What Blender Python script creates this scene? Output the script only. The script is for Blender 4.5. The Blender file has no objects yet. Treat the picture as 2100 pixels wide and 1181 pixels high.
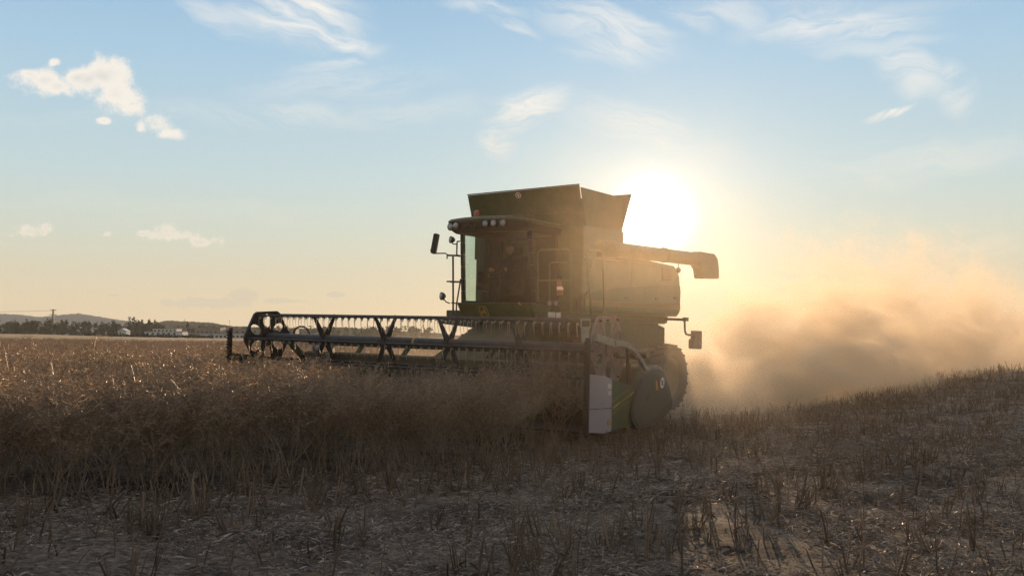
import bpy, bmesh, math, random
import numpy as np
from mathutils import Vector, Matrix, Euler, noise as mnoise
R = math.radians
PI = math.pi
sc = bpy.context.scene
C = sc.collection
rnd = random.Random(7)

# ------------------------------------------------------------------ camera
FOC, HZ, PW, PH = 2042.0, 697.0, 2100.0, 1181.0
PITCH = math.atan((HZ - PH / 2) / FOC)
EYE = 1.65
cam = bpy.data.cameras.new('camera')
cam.sensor_width = 36.0
cam.lens = FOC / PW * 36.0
cam.clip_start = 0.1
cam.clip_end = 20000
cam_o = bpy.data.objects.new('camera', cam)
cam_o.location = (0, 0, EYE)
cam_o.rotation_euler = (PI / 2 + PITCH, 0, 0)
C.objects.link(cam_o)
sc.camera = cam_o

def px_uv(px, py):
    """direction of a photo pixel as (x/y, z/y)"""
    a = (px - PW / 2) / FOC
    b = -(py - PH / 2) / FOC
    y = math.cos(PITCH) - b * math.sin(PITCH)
    return a / y, (math.sin(PITCH) + b * math.cos(PITCH)) / y

# ------------------------------------------------------------------ node helpers
class NT:
    def __init__(s, tree):
        s.t = tree; s.n = tree.nodes; s.l = tree.links
    def new(s, typ, **kw):
        n = s.n.new(typ)
        for k, v in kw.items():
            setattr(n, k, v)
        return n
    def set(s, sock, v):
        if isinstance(v, bpy.types.NodeSocket):
            s.l.new(v, sock)
        elif v is not None:
            sock.default_value = v
    def math(s, op, a, b=None, c=None, clamp=False):
        n = s.new('ShaderNodeMath', operation=op, use_clamp=clamp)
        s.set(n.inputs[0], a)
        if b is not None: s.set(n.inputs[1], b)
        if c is not None: s.set(n.inputs[2], c)
        return n.outputs[0]
    def vmath(s, op, a, b=None, out=0):
        n = s.new('ShaderNodeVectorMath', operation=op)
        s.set(n.inputs[0], a)
        if b is not None: s.set(n.inputs[1], b)
        return n.outputs[out]
    def mix(s, f, a, b, blend='MIX'):
        n = s.new('ShaderNodeMix', data_type='RGBA', blend_type=blend)
        s.set(n.inputs[0], f); s.set(n.inputs[6], a); s.set(n.inputs[7], b)
        return n.outputs[2]
    def xyz(s, x, y, z):
        n = s.new('ShaderNodeCombineXYZ')
        s.set(n.inputs[0], x); s.set(n.inputs[1], y); s.set(n.inputs[2], z)
        return n.outputs[0]
    def sep(s, v):
        n = s.new('ShaderNodeSeparateXYZ'); s.set(n.inputs[0], v)
        return n.outputs
    def noise(s, vec, scale, detail=4, rough=.5, dist=0.0, dim='3D'):
        n = s.new('ShaderNodeTexNoise', noise_dimensions=dim)
        s.set(n.inputs['Vector'], vec)
        n.inputs['Scale'].default_value = scale; n.inputs['Detail'].default_value = detail
        n.inputs['Roughness'].default_value = rough; n.inputs['Distortion'].default_value = dist
        return n.outputs[0]
    def ramp(s, f, stops, interp='LINEAR'):
        n = s.new('ShaderNodeValToRGB'); s.set(n.inputs[0], f)
        cr = n.color_ramp; cr.interpolation = interp
        while len(cr.elements) < len(stops): cr.elements.new(0.5)
        for e, (p, c) in zip(cr.elements, stops):
            e.position = p; e.color = (*c, 1) if len(c) == 3 else c
        return n.outputs[0]
    def smooth(s, f, lo, hi):
        n = s.new('ShaderNodeMapRange', interpolation_type='SMOOTHSTEP')
        s.set(n.inputs[0], f); n.inputs[1].default_value = lo; n.inputs[2].default_value = hi
        return n.outputs[0]

# ------------------------------------------------------------------ sky and sun
SUN_UV = px_uv(1338, 446)
SUN_DIR = Vector((SUN_UV[0], 1, SUN_UV[1])).normalized()      # towards the sun
SUN_EL = math.asin(SUN_DIR.z)
SUN_AZ = math.atan2(SUN_DIR.x, SUN_DIR.y)

world = bpy.data.worlds.new("World")
sc.world = world
world.use_nodes = True
w = NT(world.node_tree)
w.n.clear()
geo = w.new('ShaderNodeTexCoord')
dvec = w.vmath('NORMALIZE', geo.outputs['Generated'])
dx, dy, dz = w.sep(dvec)
dzc = w.math('MAXIMUM', dz, 0.004)
skyv = w.xyz(dx, dy, dzc)
sky = w.new('ShaderNodeTexSky', sky_type='NISHITA')
sky.sun_disc = False
sky.sun_elevation = SUN_EL
sky.sun_rotation = SUN_AZ
sky.altitude = 250
sky.air_density = 1.0
sky.dust_density = 1.2
sky.ozone_density = 2.0
w.l.new(skyv, sky.inputs[0])
# thin high veil that evens the clear sky out, warmer towards the horizon and the sun
yq = w.math('MAXIMUM', dy, 0.08)
uu = w.math('DIVIDE', dx, yq)
vv = w.math('DIVIDE', dz, yq)
cosg = w.vmath('DOT_PRODUCT', dvec, tuple(SUN_DIR), out=1)
ang = w.math('ARCCOSINE', w.math('MINIMUM', cosg, 0.999999))
SKYGAIN = 0.1
base = w.mix(1.0, sky.outputs[0], (SKYGAIN, SKYGAIN, SKYGAIN, 1), 'MULTIPLY')
elev = w.math('ARCSINE', dzc)
veil = w.ramp(w.math('DIVIDE', elev, 0.55, clamp=True), [
    (0.0, (0.83, 0.65, 0.42)), (0.05, (0.80, 0.66, 0.44)), (0.12, (0.72, 0.665, 0.50)), (0.19, (0.655, 0.70, 0.60)), (0.29, (0.565, 0.70, 0.72)),
    (0.50, (0.41, 0.615, 0.78)), (0.75, (0.24, 0.45, 0.70)), (1.0, (0.165, 0.34, 0.60))])
col = w.mix(0.96, base, veil)
# unseen sky overhead and behind the viewer: greys put in to steer the fill light
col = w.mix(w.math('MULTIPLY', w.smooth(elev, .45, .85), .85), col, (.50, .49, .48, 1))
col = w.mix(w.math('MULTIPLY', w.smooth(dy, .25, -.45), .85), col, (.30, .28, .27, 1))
# aureole of bright air round the sun
def gauss(a, sig):
    q = w.math('DIVIDE', a, sig)
    return w.math('EXPONENT', w.math('MULTIPLY', w.math('MULTIPLY', q, q), -1.0))
def expo(a, sig):
    return w.math('EXPONENT', w.math('DIVIDE', a, -sig))
aur = w.mix(1.0, (0, 0, 0, 1), (0, 0, 0, 1))
g1 = w.math('MULTIPLY', gauss(ang, 0.022), 6.0)
g2 = w.math('MULTIPLY', expo(ang, 0.035), .6)
g3 = w.math('MULTIPLY', expo(ang, 0.13), 0.03)
def scal(f, c):
    return w.vmath('MULTIPLY', w.xyz(f, f, f), c)
aur = w.vmath('ADD', scal(g1, (1.0, .93, .80)), scal(g2, (1.0, .82, .58)))
aur = w.vmath('ADD', aur, scal(g3, (1.0, .78, .50)))
col = w.vmath('ADD', col, aur)
# cirrus: streaky noise gathered into wisps
uv = w.xyz(uu, vv, 0.0)
warp = w.vmath('ADD', uv, scal(w.math('SUBTRACT', w.noise(uv, 9.0, 3, .6), .5), (0.03, 0.05, 0)))
def streaks(rot, stretch, fine, seed):
    m = w.new('ShaderNodeMapping', vector_type='TEXTURE')
    m.inputs['Location'].default_value = (seed, seed * 1.7, 0)
    m.inputs['Rotation'].default_value = (0, 0, R(rot))
    m.inputs['Scale'].default_value = (stretch / fine, 1.0 / fine, 1)
    w.l.new(warp, m.inputs[0])
    return w.smooth(w.noise(m.outputs[0], 1.0, 6, .62, 1.0), .28, .62)
STREAK = {-15: streaks(-15, 5, 36, 1.3), 6: streaks(6, 6, 36, 4.1), 32: streaks(32, 3.5, 36, 7.7), 99: streaks(8, 4.5, 62, 2.6), 98: streaks(-20, 6, 60, 9.4)}
def wisp(px, py, rx, ry, rot, seed, stretch=5.0, fine=38.0, key=None):
    """soft mask of one wisp of cirrus"""
    u0, v0 = px_uv(px, py)
    m = w.new('ShaderNodeMapping', vector_type='TEXTURE')
    m.inputs['Location'].default_value = (u0, v0, 0)
    m.inputs['Rotation'].default_value = (0, 0, R(rot))
    m.inputs['Scale'].default_value = (rx / FOC, ry / FOC, 1)
    w.l.new(warp, m.inputs[0])
    r = w.vmath('LENGTH', m.outputs[0], out=1)
    if key is None: key = min(STREAK, key=lambda q: abs(q - rot))
    return w.math('MULTIPLY', w.smooth(r, 1.0, 0.15), STREAK[key])
wisps = [
    (600, 20, 210, 95, -12, 1.3, 4, 30, .95), (450, 35, 170, 45, -22, 2.1, 5, 40, .4), (700, 80, 130, 26, -10, 2.9, 5, 45, .75),
    (690, 132, 170, 20, 10, 3.3, 8, 50, .5), (560, 235, 330, 40, -5, 4.2, 9, 40, .3), (1070, 240, 110, 95, 30, 5.2, 4, 40, .6),
    (1020, 300, 60, 45, -40, 5.9, 3, 40, .45), (1060, 55, 90, 20, -12, 6.4, 6, 40, .7), (1290, 40, 150, 30, -18, 7.7, 7, 40, .5),
    (1250, 100, 130, 50, -8, 8.8, 5, 30, .5), (1420, 30, 80, 30, -25, 9.1, 5, 40, .45), (1690, 50, 240, 48, 6, 10.3, 6, 35, .6),
    (1800, 95, 190, 25, 5, 11.6, 8, 40, .35), (1865, 150, 120, 60, -40, 12.2, 4, 45, .55), (1825, 230, 75, 13, 20, 13.4, 6, 30, .95),
    (1950, 190, 60, 80, 20, 14.9, 3, 40, .5), (1900, 330, 350, 70, 8, 15.3, 8, 30, .3), (1330, 270, 260, 60, -12, 16.1, 7, 35, .28),
    (1000, 20, 130, 20, -5, 17.8, 7, 40, .5), (200, 240, 330, 30, 4, 18.6, 9, 30, .15), (2000, 505, 200, 25, 2, 19.9, 8, 35, .3),
    (1700, 20, 400, 40, 3, 21.5, 8, 30, .25), (400, 430, 500, 40, -3, 22.2, 10, 30, .12)]
cir = None
wisps = [q + (None,) for q in wisps if q[:2] != (1070, 240) and q[:2] != (1020, 300)] + [
    (1085, 225, 120, 50, 18, 5.2, 4, 40, .75, 99), (1020, 290, 60, 55, 50, 5.9, 3, 40, .55, 99), (1250, 60, 200, 60, -18, 6, 4, 40, .55, 98), (1500, 25, 140, 40, -25, 6, 4, 40, .4, 98),
    (1750, 60, 230, 55, 6, 6, 4, 40, .5, 99), (1880, 150, 110, 50, -30, 6, 4, 40, .5, 98), (700, 170, 300, 60, 4, 6, 4, 40, .25, 99), (1300, 250, 200, 60, -15, 6, 4, 40, .35, 98),
    (600, 50, 200, 70, -12, 6, 4, 40, .5, 98), (1950, 320, 220, 50, 8, 6, 4, 40, .35, 99), (850, 230, 260, 40, 3, 6, 4, 40, .22, 99)]
for (px, py, rx, ry, rot, seed, stc, fine, amp, key) in wisps:
    m = w.math('MULTIPLY', wisp(px, py, rx, ry, rot, seed, stc, fine, key), amp)
    cir = m if cir is None else w.math('MAXIMUM', cir, m)
cloudc = w.mix(w.smooth(vv, .02, .30), (0.92, .80, .60, 1), (0.93, .91, .86, 1))
cloudc = w.vmath('ADD', cloudc, w.vmath('MULTIPLY', aur, (.5, .5, .5)))
col = w.mix(w.math('MULTIPLY', cir, 1.15, clamp=True), col, cloudc)
# small heaps of cumulus: blobs roughened by noise
def heap(blobs, amp_noise, scale, seed):
    tot = None
    for (px, py, rx, ry) in blobs:
        u0, v0 = px_uv(px, py)
        d = w.vmath('MULTIPLY', w.vmath('SUBTRACT', uv, (u0, v0, 0)), (FOC / rx, FOC / ry, 0))
        r = w.vmath('LENGTH', d, out=1)
        f = w.math('SUBTRACT', 1.0, w.math('MULTIPLY', r, .62))
        tot = f if tot is None else w.math('SMOOTH_MAX', tot, f, .15)
    nn = w.noise(w.vmath('ADD', uv, (seed, seed, 0)), scale, 10, .70)
    n2 = w.noise(w.vmath('ADD', uv, (seed, -seed, 0)), scale * .33, 3, .5)
    low = w.math('ADD', tot, w.math('MULTIPLY', w.math('SUBTRACT', n2, .5), amp_noise * 1.2))
    return low, w.math('ADD', tot, w.math('ADD', w.math('MULTIPLY', w.math('SUBTRACT', nn, .5), amp_noise),
                                     w.math('MULTIPLY', w.math('SUBTRACT', n2, .5), amp_noise * .9)))
l1, h1 = heap([(90, 165, 50, 24), (62, 152, 26, 11), (120, 178, 40, 22), (160, 160, 45, 24), (215, 158, 50, 30), (240, 195, 42, 36), (272, 222, 30, 18), (325, 252, 34, 24), (345, 276, 30, 16), (290, 262, 13, 18), (112, 128, 14, 9), (215, 248, 14, 7), (180, 165, 40, 28), (262, 205, 30, 26)], 1.75, 42, 3.7)
a1 = w.smooth(h1, .20, .80)
s1 = w.math('MULTIPLY', w.smooth(w.math('ADD', w.math('MULTIPLY', l1, .7), w.math('MULTIPLY', h1, .3)), .75, 1.7), w.smooth(uu, px_uv(290, 0)[0], px_uv(180, 0)[0]))
c1 = w.mix(s1, (0.95, .89, .80, 1), (0.58, .60, .58, 1))
col = w.mix(w.math('MULTIPLY', a1, .95), col, c1)
l2, h2 = heap([(70, 473, 38, 12), (52, 466, 16, 9), (350, 484, 70, 12), (340, 474, 26, 13), (410, 497, 36, 12), (290, 480, 26, 8), (222, 480, 10, 6)], 2.0, 80, 8.9)
a2 = w.smooth(h2, .25, .80)
c2 = w.mix(w.smooth(l2, .6, 1.3), (0.92, .83, .70, 1), (0.80, .73, .63, 1))
col = w.mix(w.math('MULTIPLY', a2, .72), col, c2)
l3, h3 = heap([(430, 622, 90, 13), (500, 608, 32, 16), (590, 617, 52, 8), (690, 604, 20, 6), (230, 605, 20, 3)], 1.0, 60, 12.3)
a3 = w.smooth(h3, .38, .66)
col = w.mix(w.math('MULTIPLY', a3, .42), col, (0.60, .56, .47, 1))
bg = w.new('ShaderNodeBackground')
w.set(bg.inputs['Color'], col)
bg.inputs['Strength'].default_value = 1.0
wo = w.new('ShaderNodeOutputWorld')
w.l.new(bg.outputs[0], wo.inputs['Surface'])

sun = bpy.data.lights.new('sun', 'SUN')
sun.energy = 4.6
sun.angle = R(0.5)
sun.color = (1.0, .67, .39)
sun_o = bpy.data.objects.new('sun', sun)
sun_o.rotation_euler = (-SUN_DIR).to_track_quat('-Z', 'Y').to_euler()
C.objects.link(sun_o)

vs = sc.view_settings
vs.view_transform = 'Standard'
vs.look = 'None'
vs.exposure = 0.0
vs.gamma = 1.0
sc.cycles.max_bounces = 6
sc.cycles.diffuse_bounces = 2
sc.cycles.glossy_bounces = 3
sc.cycles.transparent_max_bounces = 12
sc.cycles.transmission_bounces = 4
sc.cycles.volume_bounces = 2
sc.cycles.volume_step_rate = 1.0
sc.cycles.caustics_reflective = False
sc.cycles.caustics_refractive = False
sc.cycles.sample_clamp_indirect = 4.0
sc.cycles.use_denoising = True
sc.cycles.denoising_prefilter = 'NONE'
sc.cycles.use_adaptive_sampling = True

# ------------------------------------------------------------------ materials
def material(name):
    m = bpy.data.materials.new(name); m.use_nodes = True
    t = NT(m.node_tree); t.n.clear()
    out = t.new('ShaderNodeOutputMaterial')
    return m, t, out

def surf(name, col, rough=.5, metal=0.0, var=.25, scale=6.0, dust=.0, dustcol=(.30, .22, .14), bump=0.0, bscale=40, spec=.5, coords='Object'):
    """painted or bare surface with uneven tone and a film of dust lying on it"""
    m, t, out = material(name)
    p = t.new('ShaderNodeBsdfPrincipled')
    tc = t.new('ShaderNodeTexCoord').outputs[coords]
    n1 = t.noise(tc, scale, 5, .6)
    c = t.mix(t.smooth(n1, .3, .7), tuple(x * (1 - var) for x in col) + (1,), tuple(min(1, x * (1 + var)) for x in col) + (1,))
    r = t.math('ADD', rough, t.math('MULTIPLY', t.math('SUBTRACT', n1, .5), .25))
    if dust > 0:
        n2 = t.noise(tc, scale * 2.7, 6, .65)
        nz = t.sep(t.new('ShaderNodeNewGeometry').outputs['Normal'])[2]
        f = t.math('ADD', t.math('MULTIPLY', t.smooth(n2, .30, .72), dust), t.math('MULTIPLY', t.math('MAXIMUM', nz, 0.0), dust * .8), clamp=True)
        c = t.mix(f, c, (*dustcol, 1))
        r = t.math('ADD', r, t.math('MULTIPLY', f, .4), clamp=True)
    t.set(p.inputs['Base Color'], c)
    t.set(p.inputs['Roughness'], r)
    p.inputs['Metallic'].default_value = metal
    p.inputs['Specular IOR Level'].default_value = spec
    if bump > 0:
        b = t.new('ShaderNodeBump'); b.inputs['Strength'].default_value = bump; b.inputs['Distance'].default_value = .01
        t.set(b.inputs['Height'], t.noise(tc, bscale, 4, .6)); t.set(p.inputs['Normal'], b.outputs[0])
    t.l.new(p.outputs[0], out.inputs[0])
    return m

GREEN = surf('green paint', (.020, .062, .015), .36, 0, .10, 1.5, .16)
GREEN_HOOD = surf('green hood paint', (.028, .080, .018), .32, 0, .08, 1.2, .20)
DARKGREEN = surf('dark green paint', (.022, .055, .018), .5, 0, .2, 4, .25)
HAZEGREEN = surf('dusty hazed green sheet', (.075, .085, .045), .7, 0, .15, 1.5, .5, (.26, .20, .13))  # tan of the hanging haze mixed into the dusty paint colour
LAMPD = surf('dusty lamp housing', (.10, .06, .03), .5, 0, .2, 8, .2)
STRIPE = surf('dull yellow band', (.16, .15, .045), .5, 0, .1, 2, .2)
YELLOW = surf('yellow paint', (.42, .29, .04), .5, 0, .15, 8, .25)
RIMY = surf('dusty rim paint', (.30, .21, .04), .6, 0, .15, 4, .6)
BLACK = surf('black plastic', (.018, .018, .018), .5, 0, .3, 9, .12)
DARKMETAL = surf('dark painted steel', (.022, .021, .022), .42, 0.2, .3, 7, .12)
TUBEBLACK = surf('reel tube paint', (.020, .021, .026), .38, 0.1, .3, 3, .12)
GREYMETAL = surf('worn galvanised sheet', (.38, .34, .35), .5, .3, .06, 3, .08, (.30, .25, .20))
PLATE = surf('grey cast plate', (.19, .155, .155), .6, .1, .18, 8, .2)
PALEMETAL = surf('pale bare metal', (.26, .28, .24), .5, .3, .2, 12, .15)
RUBBER = surf('tyre rubber', (.030, .027, .025), .85, 0, .3, 8, .5, (.16, .115, .075), .4, 50)
FENDER = surf('grey moulded cover', (.045, .05, .036), .45, 0, .12, 2, .15, (.2, .17, .12))
WIRE = surf('tine wire', (.42, .38, .33), .35, .8, .2, 20, 0)
WHITEP = surf('off white decal', (.7, .68, .62), .5, 0, .08, 10, .1)
ORANGE = surf('orange decal', (.55, .22, .05), .5, 0, .1, 10, .1)
SEATM = surf('seat fabric', (.05, .05, .045), .9, 0, .2, 20, 0)
AMBER = surf('amber beacon', (.28, .05, .012), .25, 0, .1, 10, 0)
REDP = surf('red enamel', (.26, .10, .045), .4, 0, .15, 12, .2)
LENS = surf('lamp glass', (.42, .40, .36), .12, .5, .1, 60, .15)
MIRROR = surf('mirror glass', (.8, .8, .8), .05, 1, .02, 3, 0)

def glass_mat(name, tint, gloss=.08):
    m, t, out = material(name)
    tr = t.new('ShaderNodeBsdfTransparent'); tr.inputs[0].default_value = (*tint, 1)
    gl = t.new('ShaderNodeBsdfGlossy'); gl.inputs['Roughness'].default_value = gloss
    gl.inputs[0].default_value = (.9, .9, .9, 1)
    df = t.new('ShaderNodeBsdfDiffuse'); df.inputs[0].default_value = (.25, .19, .12, 1)
    tc = t.new('ShaderNodeTexCoord').outputs['Object']
    lw = t.new('ShaderNodeLayerWeight'); lw.inputs[0].default_value = .5
    fc = t.math('ADD', .045, t.math('MULTIPLY', t.math('POWER', lw.outputs['Facing'], 4.0), .6))
    m1 = t.new('ShaderNodeMixShader'); t.set(m1.inputs[0], fc); t.l.new(tr.outputs[0], m1.inputs[1]); t.l.new(gl.outputs[0], m1.inputs[2])
    m2 = t.new('ShaderNodeMixShader')
    t.set(m2.inputs[0], t.math('MULTIPLY', t.smooth(t.noise(tc, 3, 6, .65), .35, .8), .05))
    t.l.new(m1.outputs[0], m2.inputs[1]); t.l.new(df.outputs[0], m2.inputs[2])
    t.l.new(m2.outputs[0], out.inputs[0])
    return m
GLASS = glass_mat('dusty cab glass', (.66, .76, .72))
SIDEGLASS = glass_mat('clear side glass', (.86, .96, .93))

def plantmat(name, c1, c2, trans=.5, scale=1.2, rough=.42):
    m, t, out = material(name)
    g = t.new('ShaderNodeNewGeometry'); oi = t.new('ShaderNodeObjectInfo')
    n = t.noise(g.outputs['Position'], scale, 3, .6)
    f = t.math('ADD', t.math('MULTIPLY', oi.outputs['Random'], .22), t.math('MULTIPLY', t.math('POWER', g.outputs['Random Per Island'], 2.2), .75))
    f = t.math('ADD', f, t.math('MULTIPLY', t.math('SUBTRACT', n, .18), .5), clamp=True)
    c = t.mix(f, (*c1, 1), (*c2, 1))
    d = t.new('ShaderNodeBsdfPrincipled'); t.set(d.inputs['Base Color'], c); d.inputs['Roughness'].default_value = rough
    d.inputs['Specular IOR Level'].default_value = .5
    tr = t.new('ShaderNodeBsdfTranslucent'); t.set(tr.inputs[0], c)
    mx = t.new('ShaderNodeMixShader'); mx.inputs[0].default_value = trans
    t.l.new(d.outputs[0], mx.inputs[1]); t.l.new(tr.outputs[0], mx.inputs[2])
    t.l.new(mx.outputs[0], out.inputs[0])
    return m
POD = plantmat('dry rape pods', (.06, .038, .022), (.66, .46, .29), .5)
STALK = plantmat('dry rape stems', (.09, .066, .04), (.52, .40, .27), .12)
STUB = plantmat('cut stubble', (.05, .034, .023), (.36, .26, .175), .2, 1.2, .60)
STRAW = plantmat('chopped straw', (.075, .058, .044), (.62, .52, .42), .3, 1.2, .56)

# ------------------------------------------------------------------ mesh builder
class MB:
    def __init__(s):
        s.v = []; s.f = []
    def add(s, verts, faces, M=None):
        o = len(s.v)
        for p in verts:
            p = Vector(p)
            s.v.append(tuple(M @ p) if M is not None else tuple(p))
        s.f += [tuple(i + o for i in f) for f in faces]
        return s
    def box(s, lo, hi, M=None):
        x0, y0, z0 = lo; x1, y1, z1 = hi
        return s.add([(x0, y0, z0), (x1, y0, z0), (x1, y1, z0), (x0, y1, z0), (x0, y0, z1), (x1, y0, z1), (x1, y1, z1), (x0, y1, z1)],
                     [(3, 2, 1, 0), (4, 5, 6, 7), (0, 1, 5, 4), (1, 2, 6, 5), (2, 3, 7, 6), (3, 0, 4, 7)], M)
    def cbox(s, c, size, rot=(0, 0, 0)):
        M = Matrix.Translation(c) @ Euler(rot).to_matrix().to_4x4()
        h = [q / 2 for q in size]
        return s.box((-h[0], -h[1], -h[2]), (h[0], h[1], h[2]), M)
    def hexa(s, pts):
        """eight corners, bottom ring then top ring"""
        return s.add(pts, [(3, 2, 1, 0), (4, 5, 6, 7), (0, 1, 5, 4), (1, 2, 6, 5), (2, 3, 7, 6), (3, 0, 4, 7)])
    def beam(s, p, q, wd, h, up=(0, 0, 1), w2=None, h2=None):
        p = Vector(p); q = Vector(q); d = (q - p).normalized()
        up = Vector(up)
        if abs(d.dot(up)) > .98: up = Vector((0, 1, 0))
        a = d.cross(up).normalized(); b = a.cross(d).normalized()
        w2 = wd if w2 is None else w2; h2 = h if h2 is None else h2
        r = []
        for c, ww, hh in ((p, wd, h), (q, w2, h2)):
            r += [c - a * ww / 2 - b * hh / 2, c + a * ww / 2 - b * hh / 2, c + a * ww / 2 + b * hh / 2, c - a * ww / 2 + b * hh / 2]
        return s.hexa(r)
    def tube(s, path, r, n=8, caps=True):
        path = [Vector(p) for p in path]
        rs = r if isinstance(r, (list, tuple)) else [r] * len(path)
        o = len(s.v); prev = None
        for i, p in enumerate(path):
            d = (path[min(i + 1, len(path) - 1)] - path[max(i - 1, 0)]).normalized()
            if prev is None:
                u = Vector((0, 0, 1)) if abs(d.z) < .9 else Vector((1, 0, 0))
                a = d.cross(u).normalized()
            else:
                a = (prev - d * prev.dot(d)).normalized()
            prev = a; b = d.cross(a)
            for k in range(n):
                t = 2 * PI * k / n
                s.v.append(tuple(p + (a * math.cos(t) + b * math.sin(t)) * rs[i]))
        for i in range(len(path) - 1):
            for k in range(n):
                k2 = (k + 1) % n
                s.f.append((o + i * n + k, o + i * n + k2, o + (i + 1) * n + k2, o + (i + 1) * n + k))
        if caps:
            s.f.append(tuple(o + k for k in reversed(range(n))))
            s.f.append(tuple(o + (len(path) - 1) * n + k for k in range(n)))
        return s
    def prism(s, outline, fn, t0, t1):
        """outline (a,b) points; fn(a,b,t) gives the 3D point"""
        n = len(outline)
        vs_ = [fn(a, b, t0) for a, b in outline] + [fn(a, b, t1) for a, b in outline]
        return s.add(vs_, [tuple(reversed(range(n))), tuple(range(n, 2 * n))] + [(i, (i + 1) % n, n + (i + 1) % n, n + i) for i in range(n)])
    def lathe(s, prof, M=None, n=24, close=False):
        """prof (radius, height) about local z"""
        o = []; f = []
        for r_, h in prof:
            for k in range(n):
                t = 2 * PI * k / n
                o.append((r_ * math.cos(t), r_ * math.sin(t), h))
        m = len(prof)
        for i in range(m - 1 if not close else m):
            j = (i + 1) % m
            for k in range(n):
                k2 = (k + 1) % n
                f.append((i * n + k, i * n + k2, j * n + k2, j * n + k))
        if not close:
            f.append(tuple(reversed(range(n)))); f.append(tuple((m - 1) * n + k for k in range(n)))
        return s.add(o, f, M)
    def ball(s, c, r, n=12, m=8):
        r = r if isinstance(r, (tuple, list)) else (r, r, r)
        prof = [(max(1e-3, math.sin(PI * i / m)), -math.cos(PI * i / m)) for i in range(m + 1)]
        return s.lathe(prof, Matrix.Translation(c) @ Matrix.Diagonal((*r, 1)), n)
    def build(s, name, mat, parent=None, smooth=False, bevel=0.0, seg=2, sub=0):
        me = bpy.data.meshes.new(name)
        me.from_pydata(s.v, [], s.f)
        bm = bmesh.new(); bm.from_mesh(me)
        bmesh.ops.recalc_face_normals(bm, faces=bm.faces)
        bm.to_mesh(me); bm.free()
        if smooth:
            me.polygons.foreach_set('use_smooth', [True] * len(me.polygons))
        me.materials.append(mat)
        o = bpy.data.objects.new(name, me)
        C.objects.link(o)
        if parent is not None: o.parent = parent
        if bevel > 0:
            b = o.modifiers.new('bevel', 'BEVEL'); b.width = bevel; b.segments = seg; b.limit_method = 'ANGLE'; b.angle_limit = R(35)
            b.harden_normals = False
        if sub:
            d = o.modifiers.new('sub', 'SUBSURF'); d.levels = sub; d.render_levels = sub
        if smooth == 'auto' or (smooth and bevel == 0 and not sub):
            try:
                bm = bmesh.new(); bm.from_mesh(me)
                for e in bm.edges:
                    if len(e.link_faces) == 2 and e.calc_face_angle(0) > R(38): e.smooth = False
                bm.to_mesh(me); bm.free()
            except Exception: pass
        return o

def plate_holes(name, outline, holes, thick, M, mat, parent, bevel=.004):
    """flat sheet with openings, in the plane of M's x and y"""
    cu = bpy.data.curves.new(name + '_outline', 'CURVE'); cu.dimensions = '2D'; cu.fill_mode = 'BOTH'
    cu.extrude = thick / 2; cu.bevel_depth = bevel; cu.bevel_resolution = 1
    for pts in [outline] + holes:
        sp = cu.splines.new('POLY'); sp.points.add(len(pts) - 1)
        for q, (a, b) in zip(sp.points, pts): q.co = (a, b, 0, 1)
        sp.use_cyclic_u = True
    tmp = bpy.data.objects.new(name + '_outline', cu)
    C.objects.link(tmp)
    dg = bpy.context.evaluated_depsgraph_get()
    me = bpy.data.meshes.new_from_object(tmp.evaluated_get(dg))
    bpy.data.objects.remove(tmp); bpy.data.curves.remove(cu)
    me.transform(M); me.name = name
    me.materials.clear(); me.materials.append(mat)
    o = bpy.data.objects.new(name, me); C.objects.link(o); o.parent = parent
    return o

def empty(name, parent=None, loc=(0, 0, 0)):
    o = bpy.data.objects.new(name, None); o.empty_display_size = .3
    o.location = loc; C.objects.link(o)
    if parent is not None: o.parent = parent
    return o

def tag(o, label=None, cat=None, group=None, kind=None):
    if label: o['label'] = label
    if cat: o['category'] = cat
    if group: o['group'] = group
    if kind: o['kind'] = kind
    return o

def ellipse(cx, cy, a, b, rot=0, n=20):
    c, s_ = math.cos(rot), math.sin(rot)
    return [(cx + a * math.cos(t) * c - b * math.sin(t) * s_, cy + a * math.cos(t) * s_ + b * math.sin(t) * c) for t in [2 * PI * k / n for k in range(n)]]

# ------------------------------------------------------------------ terrain
TA = [-1.4, -.52, -.32, 0.0, .12, .22, .318, .392, .446, .514, .62, 1.4]
TY = [0, 10, 20, 30, 45, 80, 110, 200, 500, 1000, 2000, 5000]
def slope_row(s):
    pass
def tilt(a, y): return .03 - .025 * (a * y)
TG = []
for a in TA:
    row = []
    for y in TY:
        if a <= 0:
            left = {0: .03, 10: .30 * -a / .52 * .5 + .03, 20: .03 + .27 * -a / .52, 30: .03 + .37 * -a / .52, 45: .03 + .48 * -a / .52, 80: .05 + .62 * -a / .52,
                    110: .12 + .68 * -a / .52, 200: .5 + 1.2 * -a / .52, 500: 1.65 + 3.2 * max(0, (-a - .25) / .27), 1000: 1.65 + 6.4 * max(0, (-a - .25) / .27) * .55,
                    2000: 6, 5000: 12}[y]
            row.append(left)
        else:
            s = float(np.interp(a, [0, .12, .22, .318, .392, .446, .514, .62, 1.4], [.005, .045, .0534, .0504, .043, .0357, .030, .022, .0]))
            k = min(1, a / .15)
            if y <= 20: g = tilt(a, y) if a * y < 6 else max(tilt(a, y), .03 - .15 - .012 * (a * y - 6))
            elif y == 30: g = .45 * tilt(a, 20) + .55 * (EYE - s * 45)
            elif y == 45: g = EYE - s * 45
            elif y == 80: g = EYE - (s + .022 * k) * 80
            elif y == 110: g = EYE - (s + .03 * k) * 110
            elif y == 200: g = EYE - (s + .03 * k) * 200
            else: g = EYE - (s + .03 * k) * y
            row.append(g)
    TG.append(row)
TG = np.array(TG); TYs = np.sqrt(np.array(TY)); TAn = np.array(TA)
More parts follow.
